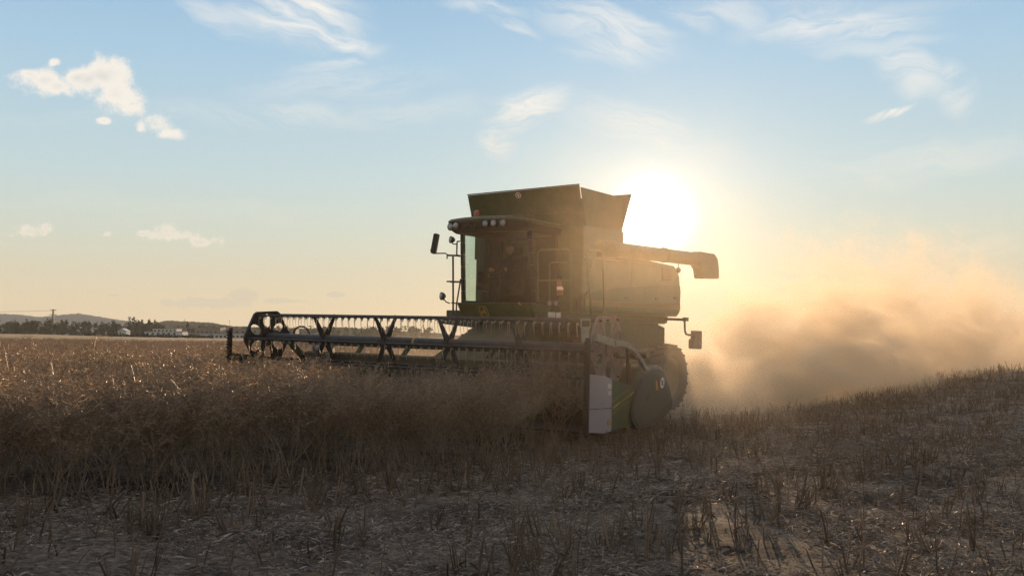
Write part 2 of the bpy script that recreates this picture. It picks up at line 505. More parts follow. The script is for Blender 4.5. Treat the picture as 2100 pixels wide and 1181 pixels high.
def G0(x, y):
    """large shape of the ground (numpy arrays)"""
    x = np.asarray(x, float); y = np.asarray(y, float)
    yy = np.maximum(y, 0.0)
    a = np.clip(x / np.maximum(yy, 4.0), -1.39, 1.39)
    yi = np.sqrt(np.clip(yy, 0, 4999))
    i = np.clip(np.searchsorted(TAn, a) - 1, 0, len(TA) - 2); j = np.clip(np.searchsorted(TYs, yi) - 1, 0, len(TY) - 2)
    fa = (a - TAn[i]) / (TAn[i + 1] - TAn[i]); fy = (yi - TYs[j]) / (TYs[j + 1] - TYs[j])
    fa = fa * fa * (3 - 2 * fa)
    return (TG[i, j] * (1 - fa) + TG[i + 1, j] * fa) * (1 - fy) + (TG[i, j + 1] * (1 - fa) + TG[i + 1, j + 1] * fa) * fy
def bumps(x, y):
    d = math.hypot(x, y)
    if d > 60: return 0.0
    k = 1.0 if d < 25 else (60 - d) / 35
    p = Vector((x, y, 0))
    q = (x * .592 + y * .806)          # along the rows
    r_ = (x * .806 - y * .592)
    b = .030 * mnoise.noise(p * 1.6) + .022 * mnoise.noise(Vector((q * 2.2, r_ * 5.5, 3))) + .014 * mnoise.noise(p * 9.0 + Vector((5, 1, 2)))
    for c0, sgn in ((3.0, 1), (4.9, -1)):                # tyre ruts with lug marks
        e = abs(r_ + RUT0 + c0)
        if e < .5:
            w_ = min(1, (.5 - e) / .14) * min(1, max(0, (y - 8) / 4))
            b += w_ * (-.06 + .055 * math.sin((q + sgn * (r_ + RUT0 + c0) * .9) * 2 * PI / .30))
    return b * k
RUT0 = 0.0
def G(x, y):
    return float(G0(x, y)) + bumps(x, y)

def axis(lo, hi, f0, f1, step, grow=1.16):
    v = list(np.arange(f0, f1 + 1e-6, step)); s = step
    while v[-1] < hi: s *= grow; v.append(min(hi, v[-1] + s))
    s = step; l = [f0]
    while l[-1] > lo: s *= grow; l.append(max(lo, l[-1] - s))
    return np.array(l[:0:-1] + v)
gx = axis(-5200, 5200, -7, 10, .085)
gy = axis(-12, 6000, 3.5, 17, .085)
vx, vy = np.meshgrid(gx, gy)
vz = G0(vx, vy)
for j in range(vz.shape[0]):
    for i in range(vz.shape[1]):
        if abs(vx[j, i]) < 60 and vy[j, i] < 60:
            vz[j, i] += bumps(vx[j, i], vy[j, i])
nx, ny = len(gx), len(gy)
gv = np.stack([vx.ravel(), vy.ravel(), vz.ravel()], 1)
ii, jj = np.meshgrid(np.arange(nx - 1), np.arange(ny - 1))
q0 = (jj * nx + ii).ravel()
gf = np.stack([q0, q0 + 1, q0 + 1 + nx, q0 + nx], 1)
me = bpy.data.meshes.new('ground')
me.from_pydata(gv.tolist(), [], gf.tolist())
me.polygons.foreach_set('use_smooth', [True] * len(me.polygons))
gm, t, out = material('field soil')
p = t.new('ShaderNodeBsdfPrincipled'); p.inputs['Roughness'].default_value = .9; p.inputs['Specular IOR Level'].default_value = .15
pos = t.new('ShaderNodeNewGeometry').outputs['Position']
n1 = t.noise(pos, .9, 6, .65); n2 = t.noise(pos, 14, 5, .7); n3 = t.noise(pos, .05, 3, .5)
soil = t.mix(t.smooth(n2, .35, .7), (.026, .020, .015, 1), (.085, .064, .048, 1))
chaff = t.mix(t.smooth(n2, .3, .65), (.05, .038, .029, 1), (.26, .205, .155, 1))
near = t.mix(t.smooth(n1, .38, .6), soil, chaff)
px_, py_, pz_ = t.sep(pos)
stubf = t.mix(t.smooth(n1, .3, .7), (.15, .10, .055, 1), (.26, .18, .10, 1))
farl = t.mix(t.smooth(n3, .4, .6), (.42, .29, .16, 1), (.55, .38, .20, 1))
grassl = t.mix(t.smooth(n3, .4, .6), (.06, .08, .03, 1), (.12, .12, .05, 1))
c = t.mix(t.smooth(py_, 40, 70), near, stubf)
c = t.mix(t.smooth(py_, 118, 124), c, farl)
c = t.mix(t.smooth(py_, 520, 560), c, grassl)
t.set(p.inputs['Base Color'], c)
b = t.new('ShaderNodeBump'); b.inputs['Strength'].default_value = .8; b.inputs['Distance'].default_value = .03
t.set(b.inputs['Height'], t.noise(pos, 30, 5, .7)); t.set(p.inputs['Normal'], b.outputs[0])
t.l.new(p.outputs[0], out.inputs[0])
me.materials.append(gm)
ground = bpy.data.objects.new('ground', me); C.objects.link(ground); tag(ground, kind='structure')

# ------------------------------------------------------------------ combine harvester frame
PSI, ROLL = R(36.3), R(1.45)
XL = Vector((math.cos(PSI) * math.cos(ROLL), -math.sin(PSI) * math.cos(ROLL), -math.sin(ROLL)))
YL = Vector((math.sin(PSI), math.cos(PSI), 0))
ZL = XL.cross(YL)
ORG = Vector((-1.94, 18.3, .08))
MACH = Matrix(((XL.x, YL.x, ZL.x, ORG.x), (XL.y, YL.y, ZL.y, ORG.y), (XL.z, YL.z, ZL.z, ORG.z), (0, 0, 0, 1)))
MINV = MACH.inverted()
# ------------------------------------------------------------------ combine harvester (local frame: x to its left, y to its rear, z up)
harv = empty('combine_harvester')
harv.matrix_world = MACH
tag(harv, 'large green combine harvester cutting the dry crop with a wide black reel in front', 'combine harvester')

def MX(x): return Matrix(((0, 0, 1, x), (1, 0, 0, 0), (0, 1, 0, 0), (0, 0, 0, 1)))     # sheet in the y-z plane
def fx(a, b, t): return (t, a, b)                                                          # prism along x, outline (y,z)
def fy(a, b, t): return (a, t, b)                                                          # prism along y, outline (x,z)

# ---- header
hdr = empty('header', harv)
X0, X1 = -4.15, 4.20
AY, AZ, AR = .20, 1.53, .53
MB().prism([(1.24, .22), (1.36, .22), (1.36, 1.20), (1.30, 1.24), (1.24, 1.20)], fx, X0, X1).build('back_sheet', HAZEGREEN, hdr, bevel=.01)
MB().prism([(-.30, .24), (.1, .18), (.75, .16), (1.24, .22), (1.24, .27), (.75, .2), (.1, .22)], fx, X0, X1).build('header_floor', DARKMETAL, hdr)
fing = MB().tube([(X0, .82, .60), (X1, .82, .60)], .22, 16)
for k in range(2):
    o = []; f = []
    n = 150; a0, a1 = (X0, -.75) if k == 0 else (X1, .9)
    for i in range(n + 1):
        t = i / n; th = 2 * PI * 6 * t * (1 if k else -1)
        for r_ in (.2, .33): o.append((a0 + (a1 - a0) * t, .82 + r_ * math.sin(th), .60 + r_ * math.cos(th)))
    for i in range(n): f.append((2 * i, 2 * i + 1, 2 * i + 3, 2 * i + 2))
    fing.add(o, f)
fing.build('intake_auger', DARKMETAL, hdr)
bmx = MB().tube([(X0, 1.42, 1.44), (X1, 1.42, 1.44)], .075, 12)
for x in (-2.6, -1.3, 0.85, 2.1, 3.3, -3.8): bmx.beam((x - .05, 1.32, 1.18), (x + .06, 1.42, 1.42), .10, .03, (0, 1, 0))
bmx.build('top_beam', DARKGREEN, hdr)
cb = MB().box((X0, -.36, .20), (X1, -.28, .235))
for i in range(110):
    x = X0 + .04 + i * (X1 - X0 - .08) / 109
    cb.add([(x - .03, -.35, .21), (x + .03, -.35, .21), (x, -.46, .215), (x - .03, -.35, .235), (x + .03, -.35, .235), (x, -.46, .225)],
           [(0, 1, 2), (3, 5, 4), (0, 2, 5, 3), (1, 4, 5, 2), (0, 3, 4, 1)])
cb.build('cutter_bar', DARKMETAL, hdr)
# reel
MB().tube([(X0 + .02, AY, AZ), (X1 - .08, AY, AZ)], .083, 20).build('reel_tube', TUBEBLACK, hdr, smooth=True)
MB().tube([(-.02, AY, AZ), (.03, AY, AZ)], .0850, 20).build('tube_band', YELLOW, hdr, smooth=True)
ANG = [R(33 + 60 * k) for k in range(6)]
BAR = [(AY - AR * math.sin(t), AZ + AR * math.cos(t)) for t in ANG]
HUBX = [-2.42, -.75, .80, 2.40]
rr = random.Random(3)
for bi, (by, bz) in enumerate(BAR):
    m = MB().tube([(X0 - .03, by, bz), (X1 - .02, by, bz)], .019, 8); tn = MB()
    nt = 48
    for i in range(nt):
        x = X0 + .10 + i * (X1 - X0 - .22) / (nt - 1)
        m.cbox((x, by, bz - .012), (.03, .05, .05))
        ring = [(x + .012 * math.sin(q * .5), by + .024 * math.cos(q), bz - .045 + .024 * math.sin(q)) for q in [2 * PI * k / 9 for k in range(10)]]
        tn.tube(ring, .0075, 4, False)
        sx, sy = rr.uniform(-.012, .012), rr.uniform(-.02, .02)
        tn.tube([(x, by - .02, bz - .05), (x + sx * .5, by - .018 + sy * .5, bz - .16), (x + sx, by + .005 + sy, bz - .275)], [.007, .0065, .0045], 4)
    nb_ = len(m.f); m.add(tn.v, tn.f)
    tb = m.build('tine_bar', DARKMETAL if bi not in (1,) else TUBEBLACK, hdr)
    tb.data.materials.append(WIRE)
    tb.data.polygons.foreach_set('material_index', [0] * nb_ + [1] * (len(tb.data.polygons) - nb_))
for hx in HUBX:
    m = MB().tube([(hx - .05, AY, AZ), (hx + .05, AY, AZ)], .105, 16)
    for k, (by, bz) in enumerate(BAR):
        if k in (1, 4):
            m.beam((hx + .02, AY, AZ), (hx - .10, by, bz), .035, .02, (1, 0, 0))
        else:
            d = Vector((0, by - AY, bz - AZ)).normalized()
            m.beam((hx + .005 * k, AY + d.y * .05, AZ + d.z * .05), (hx + .005 * k, by, bz), .012, .135, (0, -d.z, d.y), .012, .055) if False else m.beam(
                (hx + .005 * k, AY + d.y * .05, AZ + d.z * .05), (hx + .005 * k, by + d.y * .015, bz + d.z * .015), .14, .016, (1, 0, 0), .055, .016)
    for q in range(6):
        t = 2 * PI * q / 6
        m.tube([(hx + .045, AY + .075 * math.cos(t), AZ + .075 * math.sin(t)), (hx + .068, AY + .075 * math.cos(t), AZ + .075 * math.sin(t))], .012, 6)
    m.build('reel_spider', DARKMETAL, hdr)
# end plates of the reel: six-sided sheets with oval openings
hexo = []
for t in ANG:
    for dt in (-.07, .07):
        hexo.append((-(AR + .055) * math.sin(t + dt), (AR + .055) * math.cos(t + dt)))
holes = []
for t in ANG:
    tm = t + PI / 6
    holes.append(ellipse(-.335 * math.sin(tm), .335 * math.cos(tm), .098, .150, tm))
for x, mt in ((X0, DARKMETAL), (X1 - .07, PLATE)):
    plate = plate_holes('reel_end_plate', hexo, holes, .014, Matrix.Translation((0, AY, AZ)) @ MX(x), mt, hdr)
    m = MB()
    for t in ANG:
        s_, c_ = math.sin(t), math.cos(t)
        m.beam((x + (.016 if x > 0 else -.016), AY - .12 * s_, AZ + .12 * c_), (x + (.016 if x > 0 else -.016), AY - (AR + .02) * s_, AZ + (AR + .02) * c_), .05, .02, (1, 0, 0), .03)
    for i in range(12):
        a, b_ = hexo[i], hexo[(i + 1) % 12]
        m.beam((x, AY + a[0], AZ + a[1]), (x, AY + b_[0], AZ + b_[1]), .02, .05, (1, 0, 0)) if False else m.beam((x, AY + a[0], AZ + a[1]), (x, AY + b_[0], AZ + b_[1]), .016, .055, (1, 0, 0))
    m.tube([(x - .03, AY, AZ), (x + .05, AY, AZ)], .12, 16)
    m.build('plate_ribs', mt, hdr)
# near end of the header: vertical knife, bright sheet, green sheet, moulded belt cover
def knife(x, y, z0, z1, name):
    m = MB().box((x - .02, y, z0), (x + .03, y + .055, z1))
    n = int((z1 - z0) / .062)
    for i in range(n):
        z = z0 + .03 + i * (z1 - z0 - .06) / (n - 1)
        m.add([(x, y - .055, z - .008), (x, y + .002, z - .030), (x, y + .002, z + .030), (x + .012, y - .055, z - .008), (x + .012, y + .002, z - .030), (x + .012, y + .002, z + .030)],
              [(0, 1, 2), (3, 5, 4), (0, 2, 5, 3), (1, 4, 5, 2), (0, 3, 4, 1)])
    m.box((x - .03, y + .045, z0 - .02), (x + .045, y + .075, z1 + .05))
    return m.build(name, DARKMETAL, hdr)
knife(4.28, -.72, .22, 1.66, 'side_knife')
knife(-4.22, -.74, .60, 1.66, 'side_knife')
MB().beam((-4.22, -.66, .75), (-4.2, .9, .62), .05, .9).build('side_sheet', DARKGREEN, hdr)
MB().beam((-4.2, -.7, 1.08), (-4.2, -.35, 1.02), .05, .12).beam((-4.2, -.35, 1.02), (-4.2, .5, .95), .05, .1).build('knife_bracket', DARKMETAL, hdr)
m = MB()
for (za, zb, za2, zb2) in ((.62, 1.16, .60, 1.08), (.26, .61, .25, .59)):
    top = za > .5
    z1f, z1m, z1b = (1.16, 1.12, 1.06) if top else (.613, .607, .60)
    z0f, z0m, z0b = (.625, .619, .612) if top else (.27, .23, .25)
    m.hexa([(4.225, -.60, z0f), (4.275, -.60, z0f), (4.330, -.20, z0m), (4.28, -.20, z0m), (4.225, -.60, z1f), (4.275, -.60, z1f), (4.330, -.20, z1m), (4.28, -.20, z1m)])
    m.hexa([(4.28, -.199, z0m), (4.330, -.199, z0m), (4.315, .04, z0b), (4.265, .04, z0b), (4.28, -.199, z1m), (4.330, -.199, z1m), (4.315, .04, z1b), (4.265, .04, z1b)])
for z in (.32, .42, .52, .72, .84, .96): m.tube([(4.31, .035, z), (4.325, .035, z)], .011, 8)
m.build('end_sheet', GREYMETAL, hdr, bevel=.008)
MB().prism([(.045, 1.06), (.62, .95), (.84, .82), (.84, .28), (.05, .255)], fx, 4.245, 4.300).build('end_panel', GREEN, hdr, bevel=.006)
m = MB()
m.prism([(.10, .585), (.31, .66), (.31, .70), (.10, .62)], fx, 4.3005, 4.304)
for i in range(6):                                                                     # the worn lettering reads only as short bars
    y = .335 + i * .048
    m.prism([(y, .672 + i * .015), (y + .028, .680 + i * .015), (y + .030, .712 + i * .015), (y + .004, .704 + i * .015)], fx, 4.3005, 4.304)
m.prism([(.63, .765), (.76, .81), (.76, .84), (.63, .80)], fx, 4.3005, 4.304)
for off, lim in ((.085, .62), (-.085, .60)):
    prev = None
    for i in range(13):
        t = i / 12; y = .08 + (lim - .08) * t; z = .60 + off * (1.0 if off > 0 else 1) + .27 * t - .08 * t * t - (.0 if off > 0 else .02)
        if prev: m.prism([prev, (y, z), (y, z + .007), (prev[0], prev[1] + .007)], fx, 4.3005, 4.303)
        prev = (y, z)
m.build('stripe_decal', YELLOW, hdr)
MB().prism([(-.12, .93), (-.02, .91), (-.02, .99), (-.12, 1.0)], fx, 4.3245, 4.334).prism([(-.10, .82), (-.03, .81), (-.03, .88), (-.10, .89)], fx, 4.324, 4.334).build('sheet_decal', WHITEP, hdr)
MB().prism([(-.10, .35), (-.04, .35), (-.035, .41), (-.07, .44), (-.105, .41)], fx, 4.324, 4.334).build('sheet_reflector', ORANGE, hdr)
cov = [(1.12, 1.20), (1.34, 1.255), (1.54, 1.25), (1.72, 1.17), (1.93, .90), (2.06, .66), (2.06, .50), (1.74, .32), (1.30, .225), (.80, .235), (.64, .38), (.64, .55), (.78, .82), (.95, 1.04)]
inn = [(1.35 + (y - 1.35) * .93, .72 + (z - .72) * .93) for y, z in cov]
m = MB(); n = len(cov)
ring = [[(4.20, y, z) for y, z in cov], [(4.325, y, z) for y, z in cov], [(4.362, y, z) for y, z in inn]]
ring.append([(4.376, 1.35 + (y - 1.35) * .7, .72 + (z - .72) * .7) for y, z in cov])
m.add([p for r_ in ring for p in r_], [(i * n + k, i * n + (k + 1) % n, (i + 1) * n + (k + 1) % n, (i + 1) * n + k) for i in range(3) for k in range(n)] + [tuple(3 * n + k for k in range(n)), tuple(reversed(range(n)))])
m.build('belt_cover', FENDER, hdr, bevel=.025, seg=3)
m = MB()
for i in range(8, 13): m.beam((4.335, *cov[i]), (4.335, *cov[i + 1]), .05, .05, (1, 0, 0))
m.build('cover_edge', BLACK, hdr, bevel=.02)
MB().prism(ellipse(1.10, .74, .04, .075, -.35, 16), fx, 4.35, 4.378).build('cover_opening', BLACK, hdr)
MB().prism([(1.39, .84), (1.45, .84), (1.41, 1.0), (1.36, 1.0)], fx, 4.35, 4.381).build('cover_reflector', ORANGE, hdr)
m = MB().prism(ellipse(1.60, .955, .075, .095, -.2, 20), fx, 4.35, 4.380); m.build('cover_decal', WHITEP, hdr)
m = MB()
for a in (.7, -.7, 2.2): m.beam((4.381, 1.60 - .05 * math.cos(a), .955 - .06 * math.sin(a)), (4.381, 1.60 + .05 * math.cos(a), .955 + .06 * math.sin(a)), .014, .004, (1, 0, 0))
m.build('decal_mark', DARKMETAL, hdr)
MB().prism([(1.30, .36), (1.9, .62), (1.97, .66), (1.92, .60), (1.32, .33)], fx, 4.34, 4.378).build('cover_crease', FENDER, hdr)
# reel arms and posts
MB().beam((4.29, -.46, 1.73), (4.29, .20, 1.615), .05, .115, (0, 0, 1)).build('reel_slide', PALEMETAL, hdr, bevel=.01)
m = MB()
pth = [(.10, 1.63), (.38, 1.62), (.62, 1.56), (.85, 1.43), (1.05, 1.27), (1.30, 1.06)]
for i in range(len(pth) - 1): m.beam((4.31, *pth[i]), (4.31, *pth[i + 1]), .06, .095 - .006 * i, (0, 0, 1))
m.build('reel_arm', PALEMETAL, hdr, bevel=.008)
m = MB()
for i in range(len(pth) - 1): m.beam((X0 - .05, *pth[i]), (X0 - .05, *pth[i + 1]), .07, .13, (0, 0, 1))
m.build('reel_arm', DARKGREEN, hdr, bevel=.008)
MB().beam((4.24, .30, 1.40), (4.24, 1.10, 1.36), .03, .03).tube([(4.25, .62, 1.55), (4.25, .66, .95)], .028).tube([(4.25, .66, 1.3), (4.25, .68, 1.0)], .04).build('reel_cylinder', DARKMETAL, hdr)
MB().beam((4.23, -.64, 1.64), (4.20, -.60, 1.86), .12, .03, (0, 1, 0), .15).beam((4.20, -.60, 1.86), (4.20, -.60, 2.0), .17, .04, (0, 1, 0)).build('knife_post', PALEMETAL, hdr, bevel=.006)
MB().cbox((4.22, -.6, 1.93), (.13, .09, .10)).build('knife_motor', GREEN, hdr, bevel=.012)
MB().tube([(-4.13, .9, 1.60), (-4.08, .9, 1.70), (-3.95, .9, 1.755), (-3.8, .9, 1.755), (-3.68, .9, 1.70), (-3.6, .92, 1.58), (-3.55, 1.0, 1.42)], .022, 8).build('hydraulic_hose', BLACK, hdr, smooth=True)
MB().beam((-3.5, .9, 1.35), (-3.05, .6, 1.22), .05, .13).beam((-3.2, 1.2, 1.3), (-2.9, .75, 1.0), .06, .2).build('hose_bracket', DARKMETAL, hdr)

# ---- feeder house
MB().hexa([(-.70, 1.36, .30), (.85, 1.36, .30), (.85, 3.1, 1.0), (-.70, 3.1, 1.0), (-.70, 1.36, 1.15), (.85, 1.36, 1.15), (.85, 3.1, 1.98), (-.70, 3.1, 1.98)]).build('feeder_house', HAZEGREEN, harv, bevel=.02)

# ---- cab
cab = empty('cab', harv)
XC = .06
MB().hexa([(-.83, 2.62, 1.93), (.98, 2.62, 1.93), (.98, 3.42, 1.93), (-.83, 3.42, 1.93), (-.86, 2.40, 2.33), (1.00, 2.40, 2.33), (1.0, 3.42, 2.33), (-.86, 3.42, 2.33)]).build('cab_base', GREEN, cab, bevel=.03)
def ws(t, h):
    """point of the curved front glass: t -1..1 across, h 0..1 up"""
    x = XC + t * (.90 - .06 * h)
    y = 2.42 - .16 * h + .20 * abs(t) ** 2.4
    return Vector((x, y, 2.33 + h * 1.50))
n = 12
vs_ = []; fs_ = []
for i in range(n + 1):
    for j in range(5): vs_.append(ws(-1 + 2 * i / n, j / 4))
for i in range(n):
    for j in range(4): fs_.append((i * 5 + j, (i + 1) * 5 + j, (i + 1) * 5 + j + 1, i * 5 + j + 1))
MB().add(vs_, fs_).build('windshield', GLASS, cab, smooth=True)
for s_, xo in ((-1, -.845), (1, .965)):
    MB().add([(xo, 2.66, 2.33), (xo, 3.36, 2.33), (xo - s_ * .05, 3.36, 3.83), (xo - s_ * .05, 2.50, 3.83)], [(0, 1, 2, 3)]).build('side_window', SIDEGLASS, cab)
for s_ in (-1, 1):
    m = MB()
    prevp = None
    for j in range(7):
        pnt = ws(s_ * 1.0, j / 6) + Vector((s_ * .012, .02, 0))
        if prevp is not None: m.beam(prevp, pnt, .085, .075, (0, 1, 0))
        prevp = pnt
    xo = XC + s_ * .915
    m.beam((xo, 3.38, 2.30), (xo - s_ * .05, 3.38, 3.85), .09, .12, (0, 1, 0))
    m.beam((xo, 2.66, 2.34), (xo, 3.40, 2.34), .06, .07)
    m.build('cab_pillar', BLACK, cab, bevel=.015)
MB().box((-.80, 3.40, 2.2), (.92, 3.46, 3.05)).box((-.80, 3.40, 3.05), (-.45, 3.46, 3.85)).box((.45, 3.40, 3.05), (.92, 3.46, 3.85)).box((-.45, 3.40, 3.65), (.45, 3.46, 3.85)).build('cab_rear_wall', BLACK, cab)
m = MB()
prof = [(-.95, 2.30), (-.90, 2.14), (-.55, 2.02), (XC, 1.97), (.67, 2.02), (1.02, 2.14), (1.07, 2.30), (1.07, 3.55), (-.95, 3.55)]
n = len(prof)
def stack(rows):
    r_ = []
    for z, k, sag in rows: r_ += [(XC + (x - XC) * k, 2.8 + (y - 2.8) * k, z - sag * max(0, x - .55) - .02 * max(0, y - 2.6)) for x, y in prof]
    q = len(rows) - 1
    return MB().add(r_, [(i * n + k, i * n + (k + 1) % n, (i + 1) * n + (k + 1) % n, (i + 1) * n + k) for i in range(q) for k in range(n)] + [tuple(reversed(range(n))), tuple(q * n + k for k in range(n))])
stack(((3.74, .86, 0), (3.79, .93, 0), (3.955, .985, .10))).build('roof_fascia', BLACK, cab, bevel=.012)
stack(((3.957, 1.0, .10), (3.99, 1.01, .10), (4.035, .96, .10), (4.055, .86, .10))).build('cab_roof', DARKGREEN, cab, bevel=.012)
for (x, y, z) in ((-.78, 2.10, 3.872), (-.60, 2.05, 3.878), (.20, 2.00, 3.885), (.40, 2.01, 3.885), (.62, 2.03, 3.885)):
    M = Matrix.Translation((x, y, z)) @ Euler((R(90), 0, 0)).to_matrix().to_4x4()
    l = MB().lathe([(.045, -.05), (.078, -.01), (.083, .02), (.083, .035), (.070, .037)], M, 18).build('headlight', BLACK, cab, smooth=True)
    MB().lathe([(.070, .030), (.055, .046), (.03, .054), (.004, .056)], M, 18).build('lens', LENS, l, smooth=True)
MB().tube([(-.42, 2.02, 3.86), (-.42, 1.96, 3.80), (-.36, 1.95, 3.78), (-.14, 1.95, 3.78), (-.10, 1.96, 3.80), (-.10, 2.02, 3.90)], .014, 8).tube([(-.38, 1.97, 3.80), (-.22, 1.97, 3.90), (-.14, 1.97, 3.80)], .010, 6).build('wiper', BLACK, cab)
b = MB().lathe([(.05, 4.0), (.05, 4.07), (.075, 4.075), (.075, 4.09)], Matrix.Translation((-.36, 2.42, 0)), 16).build('beacon', BLACK, cab)
MB().lathe([(.068, 4.09), (.070, 4.17), (.060, 4.21), (.03, 4.235), (.004, 4.24)], Matrix.Translation((-.36, 2.42, 0)), 16).build('beacon_dome', AMBER, b, smooth=True)
# inside
MB().cbox((XC, 2.95, 2.56), (.52, .52, .14)).cbox((XC, 3.22, 2.95), (.50, .14, .75), (R(-8), 0, 0)).cbox((XC, 3.26, 3.42), (.28, .10, .2)).cbox((XC, 2.95, 2.42), (.3, .3, .2)).build('driver_seat', SEATM, cab, bevel=.04)
M = Matrix.Translation((XC, 2.60, 2.93)) @ Euler((R(28), 0, 0)).to_matrix().to_4x4()
m = MB().tube([M @ Vector((.19 * math.cos(q), .19 * math.sin(q), 0)) for q in [2 * PI * k / 24 for k in range(25)]], .015, 8)
m.tube([M @ Vector((-.19, 0, 0)), M @ Vector((.19, 0, 0))], .013).tube([M @ Vector((0, 0, 0)), M @ Vector((0, .19, 0))], .013).tube([M @ Vector((0, 0, .01)), M @ Vector((0, -.05, -.25)), (XC, 2.55, 2.34)], .03)
m.build('steering_wheel', BLACK, cab)
MB().cbox((XC - .42, 2.8, 2.62), (.2, .5, .12), (R(-6), 0, 0)).cbox((XC - .46, 2.62, 2.86), (.05, .2, .24)).beam((XC - .46, 2.7, 2.6), (XC - .46, 2.66, 2.8), .03, .03).build('console', BLACK, cab, bevel=.015)
# badge on the front of the cab
m = MB()
bx, bz = -.20, 2.14
by_ = lambda z: 2.62 - .22 * (z - 1.93) / .40 - .004
shield = [(-.10, .10), (-.105, -.03), (-.085, -.085), (0, -.105), (.085, -.085), (.105, -.03), (.10, .10), (.05, .108), (-.05, .108)]
for i in range(len(shield)):
    a, b_ = shield[i], shield[(i + 1) % len(shield)]
    m.beam((bx + a[0], by_(bz + a[1]), bz + a[1]), (bx + b_[0], by_(bz + b_[1]), bz + b_[1]), .010, .006, (0, 1, 0))
deer = [(-.075, -.005), (-.045, .015), (0.0, .012), (.025, .03), (.03, .055), (.05, .062), (.062, .05), (.045, .04), (.04, .012), (.045, -.02), (.075, -.045), (.07, -.052), (.03, -.030), (.02, -.015), (-.03, -.015), (-.06, -.055), (-.075, -.055), (-.055, -.02)]
m.prism(deer, lambda a, b_, t: (bx + a, by_(bz + b_) - t, bz + b_), -.002, .006)
m.prism([(.03, .058), (.015, .085), (.03, .075), (.045, .09), (.042, .062)], lambda a, b_, t: (bx + a, by_(bz + b_) - t, bz + b_), -.002, .006)
m.build('badge', YELLOW, cab)
MB().cbox((.78, 2.385, 2.31), (.07, .02, .03), (0, R(35), 0)).build('cab_marker', YELLOW, cab)

# ---- mirrors, lamps and rails right of the cab (the viewer's left)
arm = MB()
arm.tube([(-.97, 2.4, 3.30), (-.93, 2.4, 2.05)], .020).tube([(-1.12, 2.4, 3.315), (-.78, 2.4, 3.30)], .020).tube([(-1.02, 2.4, 2.76), (-.78, 2.4, 2.755)], .020).cbox((-1.05, 2.4, 2.765), (.12, .05, .03))
arm.tube([(-.78, 2.44, 2.82), (-.86, 2.42, 2.3), (-.85, 2.4, 2.05)], .016).tube([(-.98, 2.4, 2.32), (-.86, 2.4, 2.31)], .014)
arm.tube([(-.80, 2.4, 3.60), (-.86, 2.4, 3.60), (-.87, 2.4, 3.56), (-.87, 2.4, 3.33), (-.80, 2.4, 3.28)], .016).tube([(-.87, 2.4, 3.54), (-.98, 2.4, 3.55), (-1.0, 2.4, 3.60)], .012)
arm.tube([(-1.13, 2.4, 3.24), (-1.13, 2.4, 3.335), (-1.18, 2.4, 3.36), (-1.52, 2.4, 3.365), (-1.58, 2.4, 3.39), (-1.585, 2.4, 3.44), (-1.50, 2.4, 3.58)], .014)
arm.tube([(-1.03, 2.4, 2.31), (-1.14, 2.4, 2.34), (-1.17, 2.4, 2.38), (-1.24, 2.4, 2.39)], .013)
arm.build('mirror_frame', DARKMETAL, harv)
mo = MB().cbox((-1.49, 2.42, 3.58), (.10, .17, .42), (0, R(10), R(18))).build('mirror', BLACK, harv, bevel=.03)
for (x, z, r_) in ((-1.03, 3.64, .075), (-1.25, 2.46, .085)):
    M = Matrix.Translation((x, 2.40, z)) @ Euler((R(90), 0, R(-25))).to_matrix().to_4x4()
    l = MB().lathe([(.03, -.08), (r_ * .8, -.045), (r_, 0), (r_, .02), (r_ * .86, .022)], M, 16).build('work_lamp', BLACK, harv, smooth=True)
    MB().lathe([(r_ * .86, .018), (r_ * .5, .034), (.004, .038)], M, 16).build('lens', LENS, l, smooth=True)
MB().box((-1.25, 2.55, 2.04), (-.70, 3.0, 2.17)).build('step_box', DARKGREEN, harv, bevel=.02)
MB().hexa([(-1.6, 2.8, 1.88), (-.6, 2.8, 1.80), (-.6, 3.4, 1.80), (-1.6, 3.4, 1.88), (-1.6, 2.8, 2.0), (-.6, 2.8, 1.95), (-.6, 3.4, 1.95), (-1.6, 3.4, 2.0)]).build('side_deck', DARKGREEN, harv, bevel=.02)

# ---- grain tank with its opened extensions
tank = empty('grain_tank', harv)
TB, TT = 3.93, 4.70
def quad(name, a, b_, c_, d, th, mat):
    nrm = (Vector(b_) - Vector(a)).cross(Vector(d) - Vector(a)).normalized() * th
    p = [Vector(q) for q in (a, b_, c_, d)]
    return MB().hexa([q for q in p] + [q + nrm for q in p]).build(name, mat, tank, bevel=.006)
FBL, FBR, FTR, FTL = (-1.28, 3.5, TB), (1.56, 3.5, TB), (1.62, 3.2, 4.72), (-1.24, 3.2, 4.68)
quad('front_flap', FBL, FBR, FTR, FTL, .03, GREEN)
quad('side_flap', (1.56, 3.54, TB), (1.50, 5.1, TB), (1.66, 4.75, 4.64), (1.645, 3.19, 4.67), .025, GREEN)
quad('side_flap', (-1.28, 5.1, TB), (-1.28, 3.54, TB), (-1.26, 3.3, 4.55), (-1.30, 4.75, 4.60), .025, GREEN)
quad('rear_flap', (1.47, 5.12, TB), (-1.25, 5.12, TB), (-1.45, 5.25, 4.74), (1.66, 5.22, 4.77), .03, GREEN)
m = MB().box((-1.27, 3.50, 3.30), (1.555, 5.10, TB + .002))
for k in range(14): m.tube([(1.553, 3.62 + k * .105, 3.84), (1.566, 3.62 + k * .105, 3.84)], .014, 6)
m.build('tank_wall', GREEN_HOOD, tank, bevel=.01)
m = MB()
for i in range(30):
    a = -1.0
m.beam((-1.22, 3.36, 4.215), (1.58, 3.36, 4.215), .012, .03)
for k in range(18): m.tube([(-1.15 + k * .158, 3.435, 4.0), (-1.15 + k * .158, 3.42, 3.998)], .013, 6)
